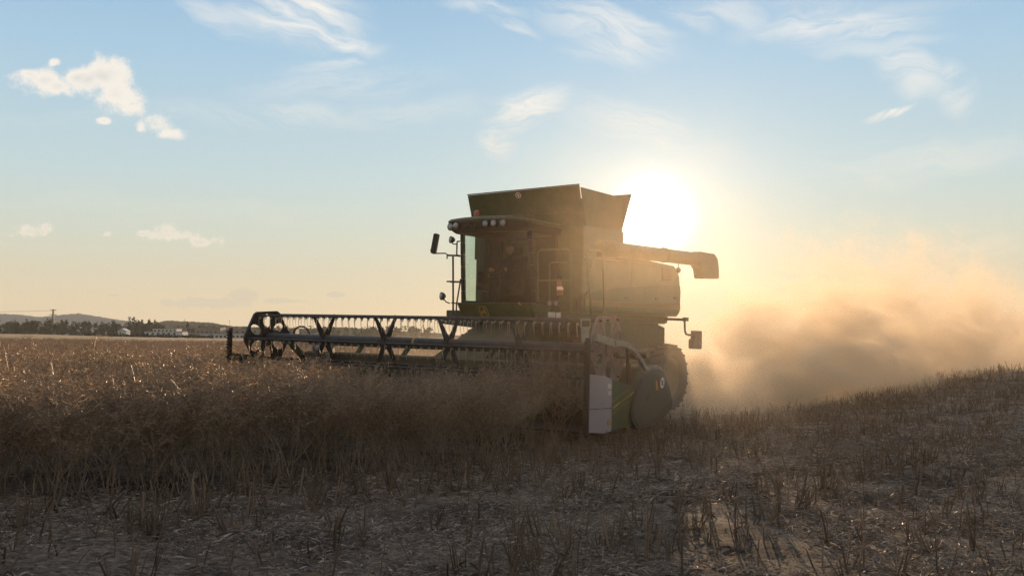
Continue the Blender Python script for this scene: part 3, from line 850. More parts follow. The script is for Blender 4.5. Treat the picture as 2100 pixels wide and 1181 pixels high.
m.beam((-1.25, 3.175, 4.69), (1.63, 3.175, 4.725), .02, .02).build('flap_rim', DARKGREEN, tank)
yfl = lambda z: 3.5 - .3 * (z - TB) / .78 - .036
ring = MB()
for r_ in (.062,):
    ring.tube([(.10 + r_ * math.cos(q), yfl(4.60 + r_ * math.sin(q)), 4.60 + r_ * .8 * math.sin(q)) for q in [2 * PI * k / 20 for k in range(21)]], .008, 6)
ring.beam((.07, yfl(4.60), 4.61), (.13, yfl(4.60), 4.59), .02, .008, (0, 1, 0)).beam((.10, yfl(4.57), 4.575), (.10, yfl(4.63), 4.62), .02, .008, (0, 1, 0))
ring.build('tank_badge', WHITEP, tank)

# ---- body
body = empty('body', harv)
side = [(3.55, 2.16), (7.80, 2.16), (7.93, 2.24), (7.96, 2.74), (7.90, 3.10), (7.80, 3.26), (7.62, 3.36), (6.35, 3.41), (4.4, 3.46), (3.55, 3.46)]
MB().prism(side, fx, 1.30, 1.50).build('side_panel', GREEN_HOOD, body, bevel=.045, seg=3)
MB().prism(side, fx, -1.28, -1.10).build('side_panel', GREEN_HOOD, body, bevel=.045, seg=3)
low = [(3.62, 2.20), (7.76, 2.20), (7.88, 2.28), (7.91, 2.74), (7.88, 2.90), (7.2, 2.90), (6.36, 2.84), (4.84, 2.73), (3.86, 2.57), (3.62, 2.50)]
MB().prism(low, fx, 1.46, 1.525).build('lower_door', GREEN_HOOD, body, bevel=.018, seg=3)
MB().prism([(6.98, 2.96), (7.40, 2.98), (7.46, 3.04), (7.44, 3.26), (7.38, 3.31), (6.98, 3.30)], fx, 1.46, 1.518).build('vent_panel', DARKGREEN, body, bevel=.015, seg=3)
MB().prism([(3.64, 2.31), (7.88, 2.32), (7.88, 2.45), (3.64, 2.43)], fx, 1.50, 1.530).build('side_stripe', STRIPE, body)
MB().prism([(3.66, 2.23), (7.8, 2.24), (7.8, 2.27), (3.66, 2.26)], fx, 1.50, 1.532).build('stripe_line', DARKGREEN, body)
MB().box((-1.12, 3.60, 1.98), (1.32, 7.72, 3.36)).build('engine_hood', GREEN_HOOD, body, bevel=.08)
MB().hexa([(-.95, 3.5, .95), (1.18, 3.5, .95), (1.18, 7.25, 1.15), (-.95, 7.25, 1.15), (-1.05, 3.5, 2.2), (1.28, 3.5, 2.2), (1.28, 7.35, 2.2), (-1.05, 7.35, 2.2)]).build('threshing_body', DARKGREEN, body, bevel=.03)
MB().hexa([(-.75, 7.2, 1.05), (1.0, 7.2, 1.05), (1.0, 8.15, .95), (-.75, 8.15, .95), (-.85, 7.2, 2.05), (1.1, 7.2, 2.05), (1.1, 7.95, 1.9), (-.85, 7.95, 1.9)]).build('straw_chopper', DARKGREEN, body, bevel=.03)
MB().box((-1.10, 3.47, 2.10), (1.54, 3.56, 3.94)).build('front_wall', GREEN, body, bevel=.008)
m = MB().tube([(-1.5, 3.9, .9), (1.6, 3.9, .9)], .16, 12).box((-.8, 3.7, .75), (1.0, 4.1, 1.1)).tube([(-1.4, 7.1, .78), (1.5, 7.1, .78)], .11, 10)
m.build('axle', DARKMETAL, body)
m = MB().box((1.0, 3.44, 2.16), (1.04, 3.465, 3.4)).box((1.04, 3.44, 3.36), (1.5, 3.465, 3.40)).box((1.0, 3.44, 2.8), (1.5, 3.465, 2.83)).build('wall_trim', DARKGREEN, body)

# seams, latches and bolts of the panels
m = MB()
for y in (4.9, 6.1): m.beam((1.5265, y, 2.22), (1.5265, y + .02, 2.72 + (y - 4.8) * .07), .010, .004, (1, 0, 0))
m.beam((1.5025, 5.55, 2.82), (1.5025, 5.6, 3.40), .010, .004, (1, 0, 0)).beam((1.5025, 3.7, 3.30), (1.5025, 7.0, 3.27), .010, .004, (1, 0, 0))
m.build('panel_seam', BLACK, body)
for y, z in ((5.3, 2.52), (6.7, 2.55), (7.6, 2.6)): MB().cbox((1.53, y, z), (.03, .12, .04)).build('latch', BLACK, body, bevel=.006)
m = MB()
for k in range(4): m.box((1.515, 7.03, 2.99 + k * .075), (1.524, 7.36, 3.02 + k * .075))
m.build('vent_louver', BLACK, body)

# ---- unloading auger
aug = empty('unloading_auger', harv)
MB().tube([(1.74, 4.4, 3.50), (1.74, 6.0, 3.525), (1.74, 8.55, 3.555)], .158, 20).tube([(1.30, 4.0, 3.5), (1.6, 4.1, 3.5), (1.74, 4.45, 3.5)], .18, 16).build('auger_tube', DARKGREEN, aug, smooth=True)
MB().prism([(8.25, 3.73), (9.02, 3.73), (9.20, 3.62), (9.27, 3.40), (9.29, 3.13), (8.44, 3.10), (8.37, 3.30), (8.22, 3.40)], fx, 1.60, 1.88).build('auger_spout', DARKGREEN, aug, bevel=.03, seg=3)
l = MB().tube([(1.70, 7.42, 3.40), (1.70, 7.42, 3.30)], .012).build('lamp_bracket', DARKMETAL, aug)
MB().ball((1.70, 7.42, 3.24), (.06, .06, .07)).build('auger_lamp', LAMPD, aug, smooth=True)
for y in (6.6, 8.2): MB().lathe([(.160, -.03), (.172, -.03), (.172, .03), (.160, .03)], Matrix.Translation((1.74, y, 3.53 + (y - 6) * .011)) @ Euler((R(90), 0, 0)).to_matrix().to_4x4(), 20).build('auger_collar', DARKGREEN, aug)

# ---- platform, rails and ladder on the near side
MB().box((.98, 2.62, 2.06), (2.06, 3.46, 2.12)).box((1.0, 2.6, 1.95), (2.06, 2.66, 2.16)).build('platform_deck', DARKGREEN, harv, bevel=.01)
MB().cbox((1.55, 2.62, 1.90), (.5, .25, .22)).cbox((1.80, 2.9, 1.85), (.3, .3, .3)).build('tool_box', DARKMETAL, harv, bevel=.02)
MB().cbox((1.42, 2.585, 2.10), (.16, .02, .10)).cbox((1.58, 2.585, 2.09), (.10, .02, .11)).build('number_panel', WHITEP, harv)
rl = MB()
rl.tube([(.98, 2.75, 2.12), (.96, 2.72, 3.34), (1.02, 2.72, 3.39), (1.68, 2.72, 3.39), (1.74, 2.72, 3.34), (1.76, 2.75, 2.12)], .018, 8).tube([(.97, 2.735, 2.78), (1.75, 2.735, 2.78)], .014)
rl.tube([(1.26, 2.74, 2.12), (1.25, 2.73, 3.10), (1.30, 2.73, 3.14), (1.68, 2.73, 3.12)], .014)
rl.build('hand_rail', GREEN_HOOD, harv)
ld = MB()
ld.tube([(2.0, 3.16, 1.0), (2.0, 3.12, 2.1), (2.0, 2.90, 3.30), (2.0, 2.94, 3.38), (2.0, 3.42, 3.40), (2.0, 3.50, 3.34), (2.0, 3.62, 2.1), (2.0, 3.64, 1.0)], .02, 8)
ld.tube([(2.0, 2.95, 2.78), (2.0, 3.02, 2.95), (2.0, 3.26, 3.36)], .018)
for k in range(5): ld.cbox((2.0, 3.39, .95 + k * .26), (.18, .46, .035))
ld.build('ladder', GREEN_HOOD, harv)
MB().tube([(1.60, 3.40, 2.55), (1.72, 3.3, 2.50), (1.86, 3.2, 2.58), (1.98, 3.05, 2.62)], .012, 6).tube([(1.86, 2.78, 2.1), (1.87, 2.78, 2.38), (1.83, 2.78, 2.42)], .016, 6).build('rail_cable', BLACK, harv)
ex = MB().lathe([(.062, 2.50), (.066, 2.52), (.066, 2.74), (.05, 2.79), (.022, 2.81), (.022, 2.84)], Matrix.Translation((1.33, 3.0, 0)), 16).build('fire_extinguisher', REDP, harv, smooth=True)
MB().lathe([(.0668, 2.60), (.0668, 2.67)], Matrix.Translation((1.33, 3.0, 0)), 16).build('bottle_label', WHITEP, ex)
MB().cbox((1.33, 2.98, 2.85), (.09, .05, .05)).tube([(1.33, 2.96, 2.84), (1.41, 2.96, 2.8), (1.42, 2.97, 2.65)], .012, 6).build('bottle_valve', BLACK, ex)
for x in (1.28, 1.44):
    M = Matrix.Translation((x, 2.72, 2.33)) @ Euler((R(90), 0, 0)).to_matrix().to_4x4()
    l = MB().lathe([(.03, -.06), (.06, -.03), (.068, .01), (.058, .014)], M, 14).build('work_lamp', BLACK, harv, smooth=True)
    MB().lathe([(.058, .010), (.03, .024), (.004, .026)], M, 14).build('lens', LENS, l, smooth=True)

# ---- wheels
def wheel(x, y, z, r_, wd, rimr, name, out):
    e = empty(name, harv, (x, y, z))
    M = Euler((0, R(90), 0)).to_matrix().to_4x4()
    h = wd / 2
    prof = [(rimr, -h * .72), (rimr + .05, -h * .9), (r_ * .80, -h), (r_ * .93, -h * .96), (r_ * .965, -h * .82), (r_ * .975, 0), (r_ * .965, h * .82), (r_ * .93, h * .96), (r_ * .80, h), (rimr + .05, h * .9), (rimr, h * .72)]
    m = MB().lathe(prof, M, 48, close=True)
    nl = 20
    for k in range(nl):
        for s_ in (-1, 1):
            t = 2 * PI * (k + (.25 if s_ > 0 else -.25)) / nl
            t2 = t + .16
            def P(tt, xx, rr_): return Vector((xx, rr_ * math.cos(tt), rr_ * math.sin(tt)))
            a, b_ = P(t2, s_ * .02 * 0, r_ * .985), P(t, s_ * h * .97, r_ * .955)
            m.beam(a, b_, .055, .055, a.normalized())
    m.build('tyre', RUBBER, e)
    d = out
    rp = [(rimr + .012, -h * .72), (rimr + .03, -h * .78 * 1), (rimr + .015, -h * .6), (rimr - .03, -h * .3), (rimr - .05, h * .2), (rimr - .02, h * .6), (rimr + .03, h * .78), (rimr + .012, h * .72)]
    m2 = MB().lathe([(q[0], q[1] * d) for q in rp], M, 40, close=True)
    m2.lathe([(.10, h * .18 * d), (rimr - .12, h * .02 * d), (rimr - .04, h * .16 * d), (rimr - .04, h * .12 * d), (rimr - .12, -h * .04 * d), (.10, h * .10 * d)], M, 40, close=True)
    m2.lathe([(.15, h * .10 * d), (.15, h * .30 * d), (.11, h * .36 * d), (.01, h * .37 * d)], M, 20)
    for k in range(10):
        t = 2 * PI * k / 10
        m2.tube([(h * .1 * d, .19 * math.cos(t), .19 * math.sin(t)), (h * .26 * d, .19 * math.cos(t), .19 * math.sin(t))], .018, 6)
    m2.build('rim', RIMY, e, smooth=True)
    return e
wheel(1.42, 3.9, .90, .90, .70, .43, 'front_wheel', 1)
wheel(-1.20, 3.9, .90, .90, .70, .43, 'front_wheel', -1)
wheel(1.50, 7.12, .76, .76, .56, .46, 'rear_wheel', 1)
wheel(-1.26, 7.12, .76, .76, .56, .46, 'rear_wheel', -1)

# ---- rear lamp arm
m = MB().beam((1.25, 7.45, 2.10), (1.70, 7.9, 2.09), .07, .06).tube([(1.68, 7.82, 2.08), (1.70, 7.80, 1.84), (1.70, 7.85, 1.76), (1.70, 7.98, 1.735), (1.70, 8.25, 1.73)], .026, 8)
m.cbox((1.69, 7.85, 2.10), (.09, .14, .09))
m.build('lamp_arm', DARKMETAL, harv)
l = MB().prism([(8.30, 1.84), (8.66, 1.83), (8.66, 1.42), (8.62, 1.39), (8.22, 1.40), (8.19, 1.44), (8.19, 1.62), (8.30, 1.66)], fx, 1.60, 1.74).build('rear_lamp', LAMPD, harv, bevel=.02)
for z in (1.71, 1.55): MB().lathe([(.05, 0), (.045, .012), (.004, .018)], Matrix.Translation((1.735, 8.50, z)) @ Euler((0, R(90), 0)).to_matrix().to_4x4(), 12).build('lens', REDP, l)

# ------------------------------------------------------------------ the driver (one skinned figure seated in the cab)
def skin_body(name, joints, bones, mat, parent=None, levels=2):
    names = list(joints); idx = {k: i for i, k in enumerate(names)}
    me = bpy.data.meshes.new(name)
    me.from_pydata([joints[k][0] for k in names], [(idx[a], idx[b_]) for a, b_ in bones], [])
    o = bpy.data.objects.new(name, me); C.objects.link(o)
    if parent: o.parent = parent
    md = o.modifiers.new('skin', 'SKIN'); md.use_smooth_shade = True
    sv = me.skin_vertices[0].data
    for k in names:
        r_ = joints[k][1]; sv[idx[k]].radius = (r_, r_) if not isinstance(r_, tuple) else r_
        sv[idx[k]].use_root = (k == names[0])
    s2 = o.modifiers.new('sub', 'SUBSURF'); s2.levels = levels; s2.render_levels = levels
    me.materials.append(mat)
    return o
SHIRT = surf('driver shirt', (.035, .04, .05), .9, 0, .2, 20, 0)
SKIN = surf('skin', (.28, .16, .11), .55, 0, .08, 12, 0)
CLOTH = surf('driver trousers', (.025, .028, .035), .9, 0, .2, 20, 0)
CAP = surf('driver cap', (.04, .09, .03), .8, 0, .1, 20, 0)
drv = empty('person'); drv.matrix_world = MACH @ Matrix.Translation((XC, 0, 0))
tag(drv, 'driver in cap and dark shirt sitting behind the cab glass, hands on the steering wheel', 'person')
J = {'pelvis': ((0, 3.02, 2.74), .15), 'waist': ((0, 3.05, 2.92), .135), 'chest': ((0, 3.05, 3.10), (.17, .125)), 'neckb': ((0, 3.04, 3.27), .075), 'neck': ((0, 3.03, 3.35), .055)}
B = [('pelvis', 'waist'), ('waist', 'chest'), ('chest', 'neckb'), ('neckb', 'neck')]
for s_, n_ in ((-1, 'r'), (1, 'l')):
    J['sh' + n_] = ((s_ * .19, 3.05, 3.20), .075); J['el' + n_] = ((s_ * .27, 2.92, 2.95), .052); J['wr' + n_] = ((s_ * .18, 2.68, 2.99), .034)
    B += [('chest', 'sh' + n_), ('sh' + n_, 'el' + n_), ('el' + n_, 'wr' + n_)]
    J['hip' + n_] = ((s_ * .10, 2.98, 2.70), .095); J['kn' + n_] = ((s_ * .15, 2.60, 2.74), .065)
    J['an' + n_] = ((s_ * .15, 2.56, 2.42), .042); J['to' + n_] = ((s_ * .16, 2.46, 2.37), .035)
    B += [('pelvis', 'hip' + n_), ('hip' + n_, 'kn' + n_), ('kn' + n_, 'an' + n_), ('an' + n_, 'to' + n_)]
skin_body('figure', J, B, SHIRT, drv)
hd = MB().ball((0, 3.0, 3.47), (.078, .10, .118), 20, 14).ball((0, 2.905, 3.46), (.014, .022, .024), 8, 6).ball((-.079, 3.01, 3.46), (.012, .022, .032), 8, 6).ball((.079, 3.01, 3.46), (.012, .022, .032), 8, 6)
hd.ball((0, 2.925, 3.415), (.03, .015, .009), 8, 6)
hd = hd.build('head', SKIN, drv, smooth=True)
for s_ in (-1, 1): MB().ball((s_ * .03, 2.912, 3.485), .012, 8, 6).build('eye', BLACK, hd)
MB().lathe([(.088, 3.505), (.090, 3.53), (.082, 3.57), (.05, 3.60), (.004, 3.61)], Matrix.Translation((0, 3.0, 0)) @ Matrix.Diagonal((.95, 1.2, 1, 1)), 18).prism(ellipse(0, 2.87, .07, .09, 0, 16), lambda a, b_, t: (a, b_, t), 3.507, 3.518).build('cap', CAP, drv, smooth=True)
for s_ in (-1, 1):
    c0 = Vector((s_ * .18, 2.66, 3.0))
    Jh = {'wr': (c0 + Vector((0, .03, -.005)), .03), 'pm': (c0 + Vector((0, -.03, .01)), .032)}
    Bh = [('wr', 'pm')]
    for i in range(4):
        a = (i - 1.5) * .021
        Jh['k%d' % i] = (c0 + Vector((s_ * .004, -.055 + abs(i - 1.5) * .006, .015 + a)), .011); Jh['m%d' % i] = (c0 + Vector((s_ * .03, -.075 + abs(i - 1.5) * .006, .010 + a)), .009)
        Jh['t%d' % i] = (c0 + Vector((s_ * .042, -.05, .0 + a)), .008)
        Bh += [('pm', 'k%d' % i), ('k%d' % i, 'm%d' % i), ('m%d' % i, 't%d' % i)]
    Jh['th'] = (c0 + Vector((-s_ * .022, -.02, .025)), .012); Jh['tt'] = (c0 + Vector((-s_ * .02, -.055, .03)), .009)
    Bh += [('wr', 'th'), ('th', 'tt')]
    skin_body('hand', Jh, Bh, SKIN, drv, 1)
# ------------------------------------------------------------------ the field: standing crop, stubble, straw (ground cover)
EDGE = [(1.55, 15.9), (1.10, 15.3), (-1.5, 12.1), (-3.8, 9.9), (-4.9, 9.2), (-9, 6.2), (-30, -8)]
hc = [MACH @ Vector((4.25, -.5, 0)), MACH @ Vector((-4.25, -.45, 0)), MACH @ Vector((-4.25, 200, 0))]
def in_crop(x, y, pad=0.0):
    """is a point in the uncut part of the field (vectorised)"""
    l = np.stack([x - ORG.x, y - ORG.y], -1)
    lx = l[..., 0] * XL.x + l[..., 1] * XL.y; ly = l[..., 0] * YL.x + l[..., 1] * YL.y
    ex = np.array([e[0] for e in EDGE][::-1]); ey = np.array([e[1] for e in EDGE][::-1])
    left = y > np.interp(x, ex, ey) + pad
    ahead = (ly < -.15 - pad) & (lx < 4.15 - pad)
    beside = (lx < -4.3 - pad)
    return left & (ahead | beside) & (x < 1.6) & ~((lx > 3.8) & (ly > -2.2))

def instancer(name, pts, rot, scl, idx, sources, label_kind='stuff'):
    """one ground-cover object: copies of small plant meshes standing on its points"""
    me = bpy.data.meshes.new(name)
    me.from_pydata([tuple(p) for p in pts], [], [])
    for nm, typ, arr in (('turn', 'FLOAT_VECTOR', rot), ('size', 'FLOAT_VECTOR', scl), ('pick', 'INT', idx)):
        a = me.attributes.new(nm, typ, 'POINT')
        a.data.foreach_set('vector' if typ == 'FLOAT_VECTOR' else 'value', np.asarray(arr).ravel())
    o = bpy.data.objects.new(name, me); C.objects.link(o); tag(o, kind=label_kind)
    col = bpy.data.collections.new(name + '_plants')
    for s_ in sources: col.objects.link(s_)
    ng = bpy.data.node_groups.new(name, 'GeometryNodeTree')
    ng.interface.new_socket('Geometry', in_out='INPUT', socket_type='NodeSocketGeometry')
    ng.interface.new_socket('Geometry', in_out='OUTPUT', socket_type='NodeSocketGeometry')
    gi = ng.nodes.new('NodeGroupInput'); go = ng.nodes.new('NodeGroupOutput')
    ip = ng.nodes.new('GeometryNodeInstanceOnPoints'); ci = ng.nodes.new('GeometryNodeCollectionInfo')
    ci.inputs['Collection'].default_value = col
    ci.inputs['Separate Children'].default_value = True; ci.inputs['Reset Children'].default_value = True
    ip.inputs['Pick Instance'].default_value = True
    def attr(nm, typ):
        n = ng.nodes.new('GeometryNodeInputNamedAttribute'); n.data_type = typ; n.inputs['Name'].default_value = nm
        return [q for q in n.outputs if q.enabled][0]
    L = ng.links
    L.new(gi.outputs[0], ip.inputs['Points']); L.new(ci.outputs[0], ip.inputs['Instance'])
    L.new(attr('pick', 'INT'), ip.inputs['Instance Index'])
    L.new(attr('turn', 'FLOAT_VECTOR'), ip.inputs['Rotation']); L.new(attr('size', 'FLOAT_VECTOR'), ip.inputs['Scale'])
    L.new(ip.outputs[0], go.inputs[0])
    md = o.modifiers.new('cover', 'NODES'); md.node_group = ng
    return o

class PB:
    """plant builder with two materials"""
    def __init__(s): s.v = []; s.f = []; s.m = []
    def quad(s, p, q, wd, nrm, mat):
        d = (q - p).normalized(); a = d.cross(nrm)
        a = a.normalized() * wd / 2 if a.length > 1e-5 else Vector((wd / 2, 0, 0))
        o = len(s.v); s.v += [p - a * .6, p + a * .6, q + a * .25, q - a * .25]
        mid = (p + q) / 2
        s.f.append((o, o + 1, o + 2, o + 3)); s.m.append(mat)
    def pod(s, p, q, wd, rn, bend, mat):
        d = (q - p); mid = p + d * .5 + bend
        nrm = Vector((rn.uniform(-1, 1), rn.uniform(-1, 1), rn.uniform(-1, 1)))
        a = d.cross(nrm).normalized() * wd / 2
        o = len(s.v); s.v += [p, mid - a, mid + a, q]
        s.f += [(o, o + 1, o + 3), (o, o + 3, o + 2)]; s.m += [mat, mat]
    def stick(s, path, r0, r1, n, mat):
        o = len(s.v); k_ = len(path)
        for i, p in enumerate(path):
            d = (path[min(i + 1, k_ - 1)] - path[max(i - 1, 0)]).normalized()
            a = d.cross(Vector((.3, 1, .2))).normalized(); b_ = d.cross(a); r_ = r0 + (r1 - r0) * i / (k_ - 1)
            for k in range(n):
                t = 2 * PI * k / n
                s.v.append(p + (a * math.cos(t) + b_ * math.sin(t)) * r_)
        for i in range(k_ - 1):
            for k in range(n):
                s.f.append((o + i * n + k, o + i * n + (k + 1) % n, o + (i + 1) * n + (k + 1) % n, o + (i + 1) * n + k)); s.m.append(mat)
        s.f.append(tuple(o + (k_ - 1) * n + k for k in range(n))); s.m.append(mat)
    def obj(s, name, mats):
        me = bpy.data.meshes.new(name); me.from_pydata([tuple(p) for p in s.v], [], s.f)
        for m in mats: me.materials.append(m)
        me.polygons.foreach_set('material_index', s.m)
        return bpy.data.objects.new(name, me)

def rape_plant(seed, full=True):
    rn = random.Random(seed); b = PB()
    H = rn.uniform(.88, 1.08)
    lean = Vector((rn.gauss(0, .33), rn.gauss(0, .33), 0))
    kink = Vector((rn.gauss(0, .06), rn.gauss(0, .06), 0))
    def stem(t): return Vector((0, 0, 0)) + lean * (t ** 1.5) + kink * math.sin(t * 3.1) + Vector((0, 0, H * t * (1 - .04 * lean.length)))
    b.stick([stem(t) for t in (0, .1, .25, .45, .7, 1)], (.0085 if full else .0075), .002, 4 if full else 3, 1)
    nb = rn.randint(8, 11) if full else 7
    for i in range(nb + 1):
        if i == nb:
            p0 = stem(.72); tip = stem(1.0); l = (tip - p0).length; path = [p0, (p0 + tip) / 2, tip]
        else:
            t0 = rn.uniform(.36, .84); p0 = stem(t0); az = rn.uniform(0, 2 * PI)
            l = rn.uniform(.30, .58) * (1.15 - t0 * .5)
            out = Vector((math.cos(az), math.sin(az), 0)); el = rn.uniform(.6, 1.2)
            droop = rn.uniform(-.1, .14)
            path = [p0, p0 + (out * math.cos(el) + Vector((0, 0, math.sin(el)))) * l * .5, p0 + (out * math.cos(el) * 1.15 + Vector((0, 0, math.sin(el) - droop))) * l]
        b.stick(path, .0034, .0014, 3, 1)
        npd = rn.randint(13, 20) if full else 10
        for k in range(npd):
            t = .28 + .72 * (k + rn.random()) / npd
            p = path[0].lerp(path[1], t * 2) if t < .5 else path[1].lerp(path[2], t * 2 - 1)
            az = rn.uniform(0, 2 * PI); el = rn.uniform(-.35, 1.0)
            d = Vector((math.cos(az) * math.cos(el), math.sin(az) * math.cos(el), math.sin(el)))
            ll = rn.uniform(.05, .10)
            b.pod(p, p + d * ll, rn.uniform(.0055, .0095) if full else .011, rn, Vector((0, 0, rn.uniform(-.008, .004))), 0)
    if full:
        for k in range(rn.randint(1, 3)):                                  # a withered lower shoot
            t0 = rn.uniform(.08, .35); p0 = stem(t0); az = rn.uniform(0, 2 * PI); l = rn.uniform(.25, .5)
            q = p0 + Vector((math.cos(az) * .6, math.sin(az) * .6, rn.uniform(.2, .9))) * l
            b.stick([p0, (p0 + q) / 2 + Vector((0, 0, -.03)), q], .003, .0012, 3, 1)
    return b.obj('rape_plant', [POD, STALK])
plants = [rape_plant(100 + i) for i in range(9)]
rough_plants = [rape_plant(200 + i, False) for i in range(5)]

def scatter(rng, x0, x1, y0, y1, dens):
    n = int((x1 - x0) * (y1 - y0) * dens)
    return rng.uniform(x0, x1, n), rng.uniform(y0, y1, n)
rng = np.random.default_rng(11)
# near crop: every plant
xs, ys = scatter(rng, -24, 1.6, 5, 26, 16)
vis = (np.abs(xs) < ys * .62 + 1.5)
k = in_crop(xs, ys) & vis
ex = np.array([e[0] for e in EDGE][::-1]); ey = np.array([e[1] for e in EDGE][::-1])
dep = ys - np.interp(xs, ex, ey)
k &= (dep < 5) | (rng.random(len(xs)) < .62)
xs, ys = xs[k], ys[k]
x2, y2 = scatter(rng, -7, 1.6, 7, 17.5, 26)                                 # thicker at the cut face
d2 = y2 - np.interp(x2, ex, ey)
k = in_crop(x2, y2) & (d2 < 1.5)
xs = np.concatenate([xs, x2[k]]); ys = np.concatenate([ys, y2[k]])
def clump(x, y): return np.array([mnoise.noise(Vector((a * .35, b_ * .35, 7))) for a, b_ in zip(x, y)])
zs = np.array([G(a, b_) for a, b_ in zip(xs, ys)])
n = len(xs); cl = clump(xs, ys)
s = (1.0 + .24 * cl + rng.normal(0, .11, n)).clip(.55, 1.4)
instancer('rapeseed_crop', np.stack([xs, ys, zs - .02], 1), np.stack([rng.normal(0, .10, n), rng.normal(0, .10, n), rng.uniform(0, 6.28, n)], 1),
          np.stack([s, s, s * rng.uniform(.92, 1.06, n)], 1), rng.integers(0, len(plants), n), plants)
print('near crop plants', n)
# farther crop out to the end of the field
xl_, yl_, sl_ = [], [], []
for (y0, y1, dens, sc_) in ((25, 45, 7, 1.2), (45, 75, 3.2, 1.6), (75, 118, 1.5, 2.2)):
    xa, ya = scatter(rng, -y1 * .62 - 3, 14, y0, y1, dens)
    k = (np.abs(xa) < ya * .62 + 3) & in_crop(xa, ya)
    xl_.append(xa[k]); yl_.append(ya[k]); sl_.append(np.full(k.sum(), sc_))
xs = np.concatenate(xl_); ys = np.concatenate(yl_); hs = np.concatenate(sl_); n = len(xs)
zs = G0(xs, ys) 
s = hs * (1 + rng.normal(0, .1, n))
far_crop = instancer('rapeseed_field', np.stack([xs, ys, zs], 1), np.stack([rng.normal(0, .1, n), rng.normal(0, .1, n), rng.uniform(0, 6.28, n)], 1),
          np.stack([s, s, 1.0 + .10 * clump(xs * .6, ys * .6) + rng.normal(0, .05, n)], 1), rng.integers(0, len(rough_plants), n), rough_plants)
print('far crop plants', n)

def stub_clump(seed):
    rn = random.Random(seed); b = PB()
    for i in range(rn.choice((1, 1, 2, 2, 3, 4))):
        az = rn.uniform(0, 2 * PI); d = rn.uniform(0, .05); p = Vector((math.cos(az) * d, math.sin(az) * d, -.03))
        h = rn.uniform(.14, .34); ln = Vector((rn.gauss(0, .18), rn.gauss(0, .18), 1)).normalized()
        kk = Vector((rn.gauss(0, .012), rn.gauss(0, .012), 0)); r_ = rn.uniform(.004, .0085)
        q = p + ln * h
        b.stick([p, p + ln * h * .35 + kk, p + ln * h * .7 + kk * .6, q], r_ * 1.25, r_ * .85, 5, 0)
        if rn.random() < .6:                                               # frayed end
            for _ in range(rn.randint(1, 3)):
                b.pod(q - ln * .02, q + ln * rn.uniform(.02, .07) + Vector((rn.gauss(0, .02), rn.gauss(0, .02), 0)), .006, rn, Vector((0, 0, 0)), 0)
        if rn.random() < .5:
            t = rn.uniform(.3, .8); s0 = p.lerp(q, t); az2 = rn.uniform(0, 2 * PI)
            b.stick([s0, s0 + Vector((math.cos(az2) * .05, math.sin(az2) * .05, rn.uniform(.02, .10)))], .0028, .0018, 3, 0)
        if rn.random() < .5:
            az2 = rn.uniform(0, 2 * PI); s0 = p + Vector((0, 0, .06))
            b.pod(s0, s0 + Vector((math.cos(az2) * .12, math.sin(az2) * .12, rn.uniform(-.05, .05))), .012, rn, Vector((0, 0, .02)), 0)
    return b.obj('stubble_clump', [STUB])
def litter(seed, n=230, size=.55):
    rn = random.Random(seed); b = PB()
    for i in range(n):
        x, y = rn.gauss(0, size * .6), rn.gauss(0, size * .6)
        az = rn.gauss(.63, .9); l = rn.choice((.02, .03, .035, .04, .05, .06, .08, .11, .16)) * rn.uniform(.8, 1.3)
        el = rn.gauss(0, .22); z = abs(rn.gauss(.008, .016))
        d = Vector((math.cos(az) * math.cos(el), math.sin(az) * math.cos(el), math.sin(el))) * l
        p = Vector((x, y, z)) - d / 2
        wd = rn.choice((.002, .003, .004, .006))
        b.pod(p, p + d, wd * 1.6, rn, Vector((rn.gauss(0, .006), rn.gauss(0, .006), rn.uniform(0, .01))), 0)
    for i in range(1):
        x, y = rn.gauss(0, size * .6), rn.gauss(0, size * .6); az = rn.uniform(0, 6.28); l = rn.uniform(.15, .4)
        p = Vector((x, y, .01)); q = p + Vector((math.cos(az) * l, math.sin(az) * l, abs(rn.gauss(0, .10))))
        b.stick([p, (p + q) / 2 + Vector((0, 0, .01)), q], .004, .003, 4, 0)
    return b.obj('straw_pile', [STRAW])
stubs = [stub_clump(300 + i) for i in range(16)]
strs = [litter(400 + i) for i in range(7)]
def cut_area(x, y): return ~in_crop(x, y, -.05) & ((x > -4.2) | (y < np.interp(x, ex, ey)))
xl_, yl_, sl_ = [], [], []
for (y0, y1, dens, sc_) in ((2.5, 10, 19, .92), (10, 22, 22, .92), (22, 40, 14, 1.05), (40, 80, 4.5, 1.5)):
    xa, ya = scatter(rng, -y1 * .6 - 2, y1 * .62 + 2, y0, y1, dens)
    k = (np.abs(xa) < ya * .6 + 1.5) & cut_area(xa, ya)
    xl_.append(xa[k]); yl_.append(ya[k]); sl_.append(np.full(k.sum(), sc_))
xs = np.concatenate(xl_); ys = np.concatenate(yl_); hs = np.concatenate(sl_); n = len(xs)
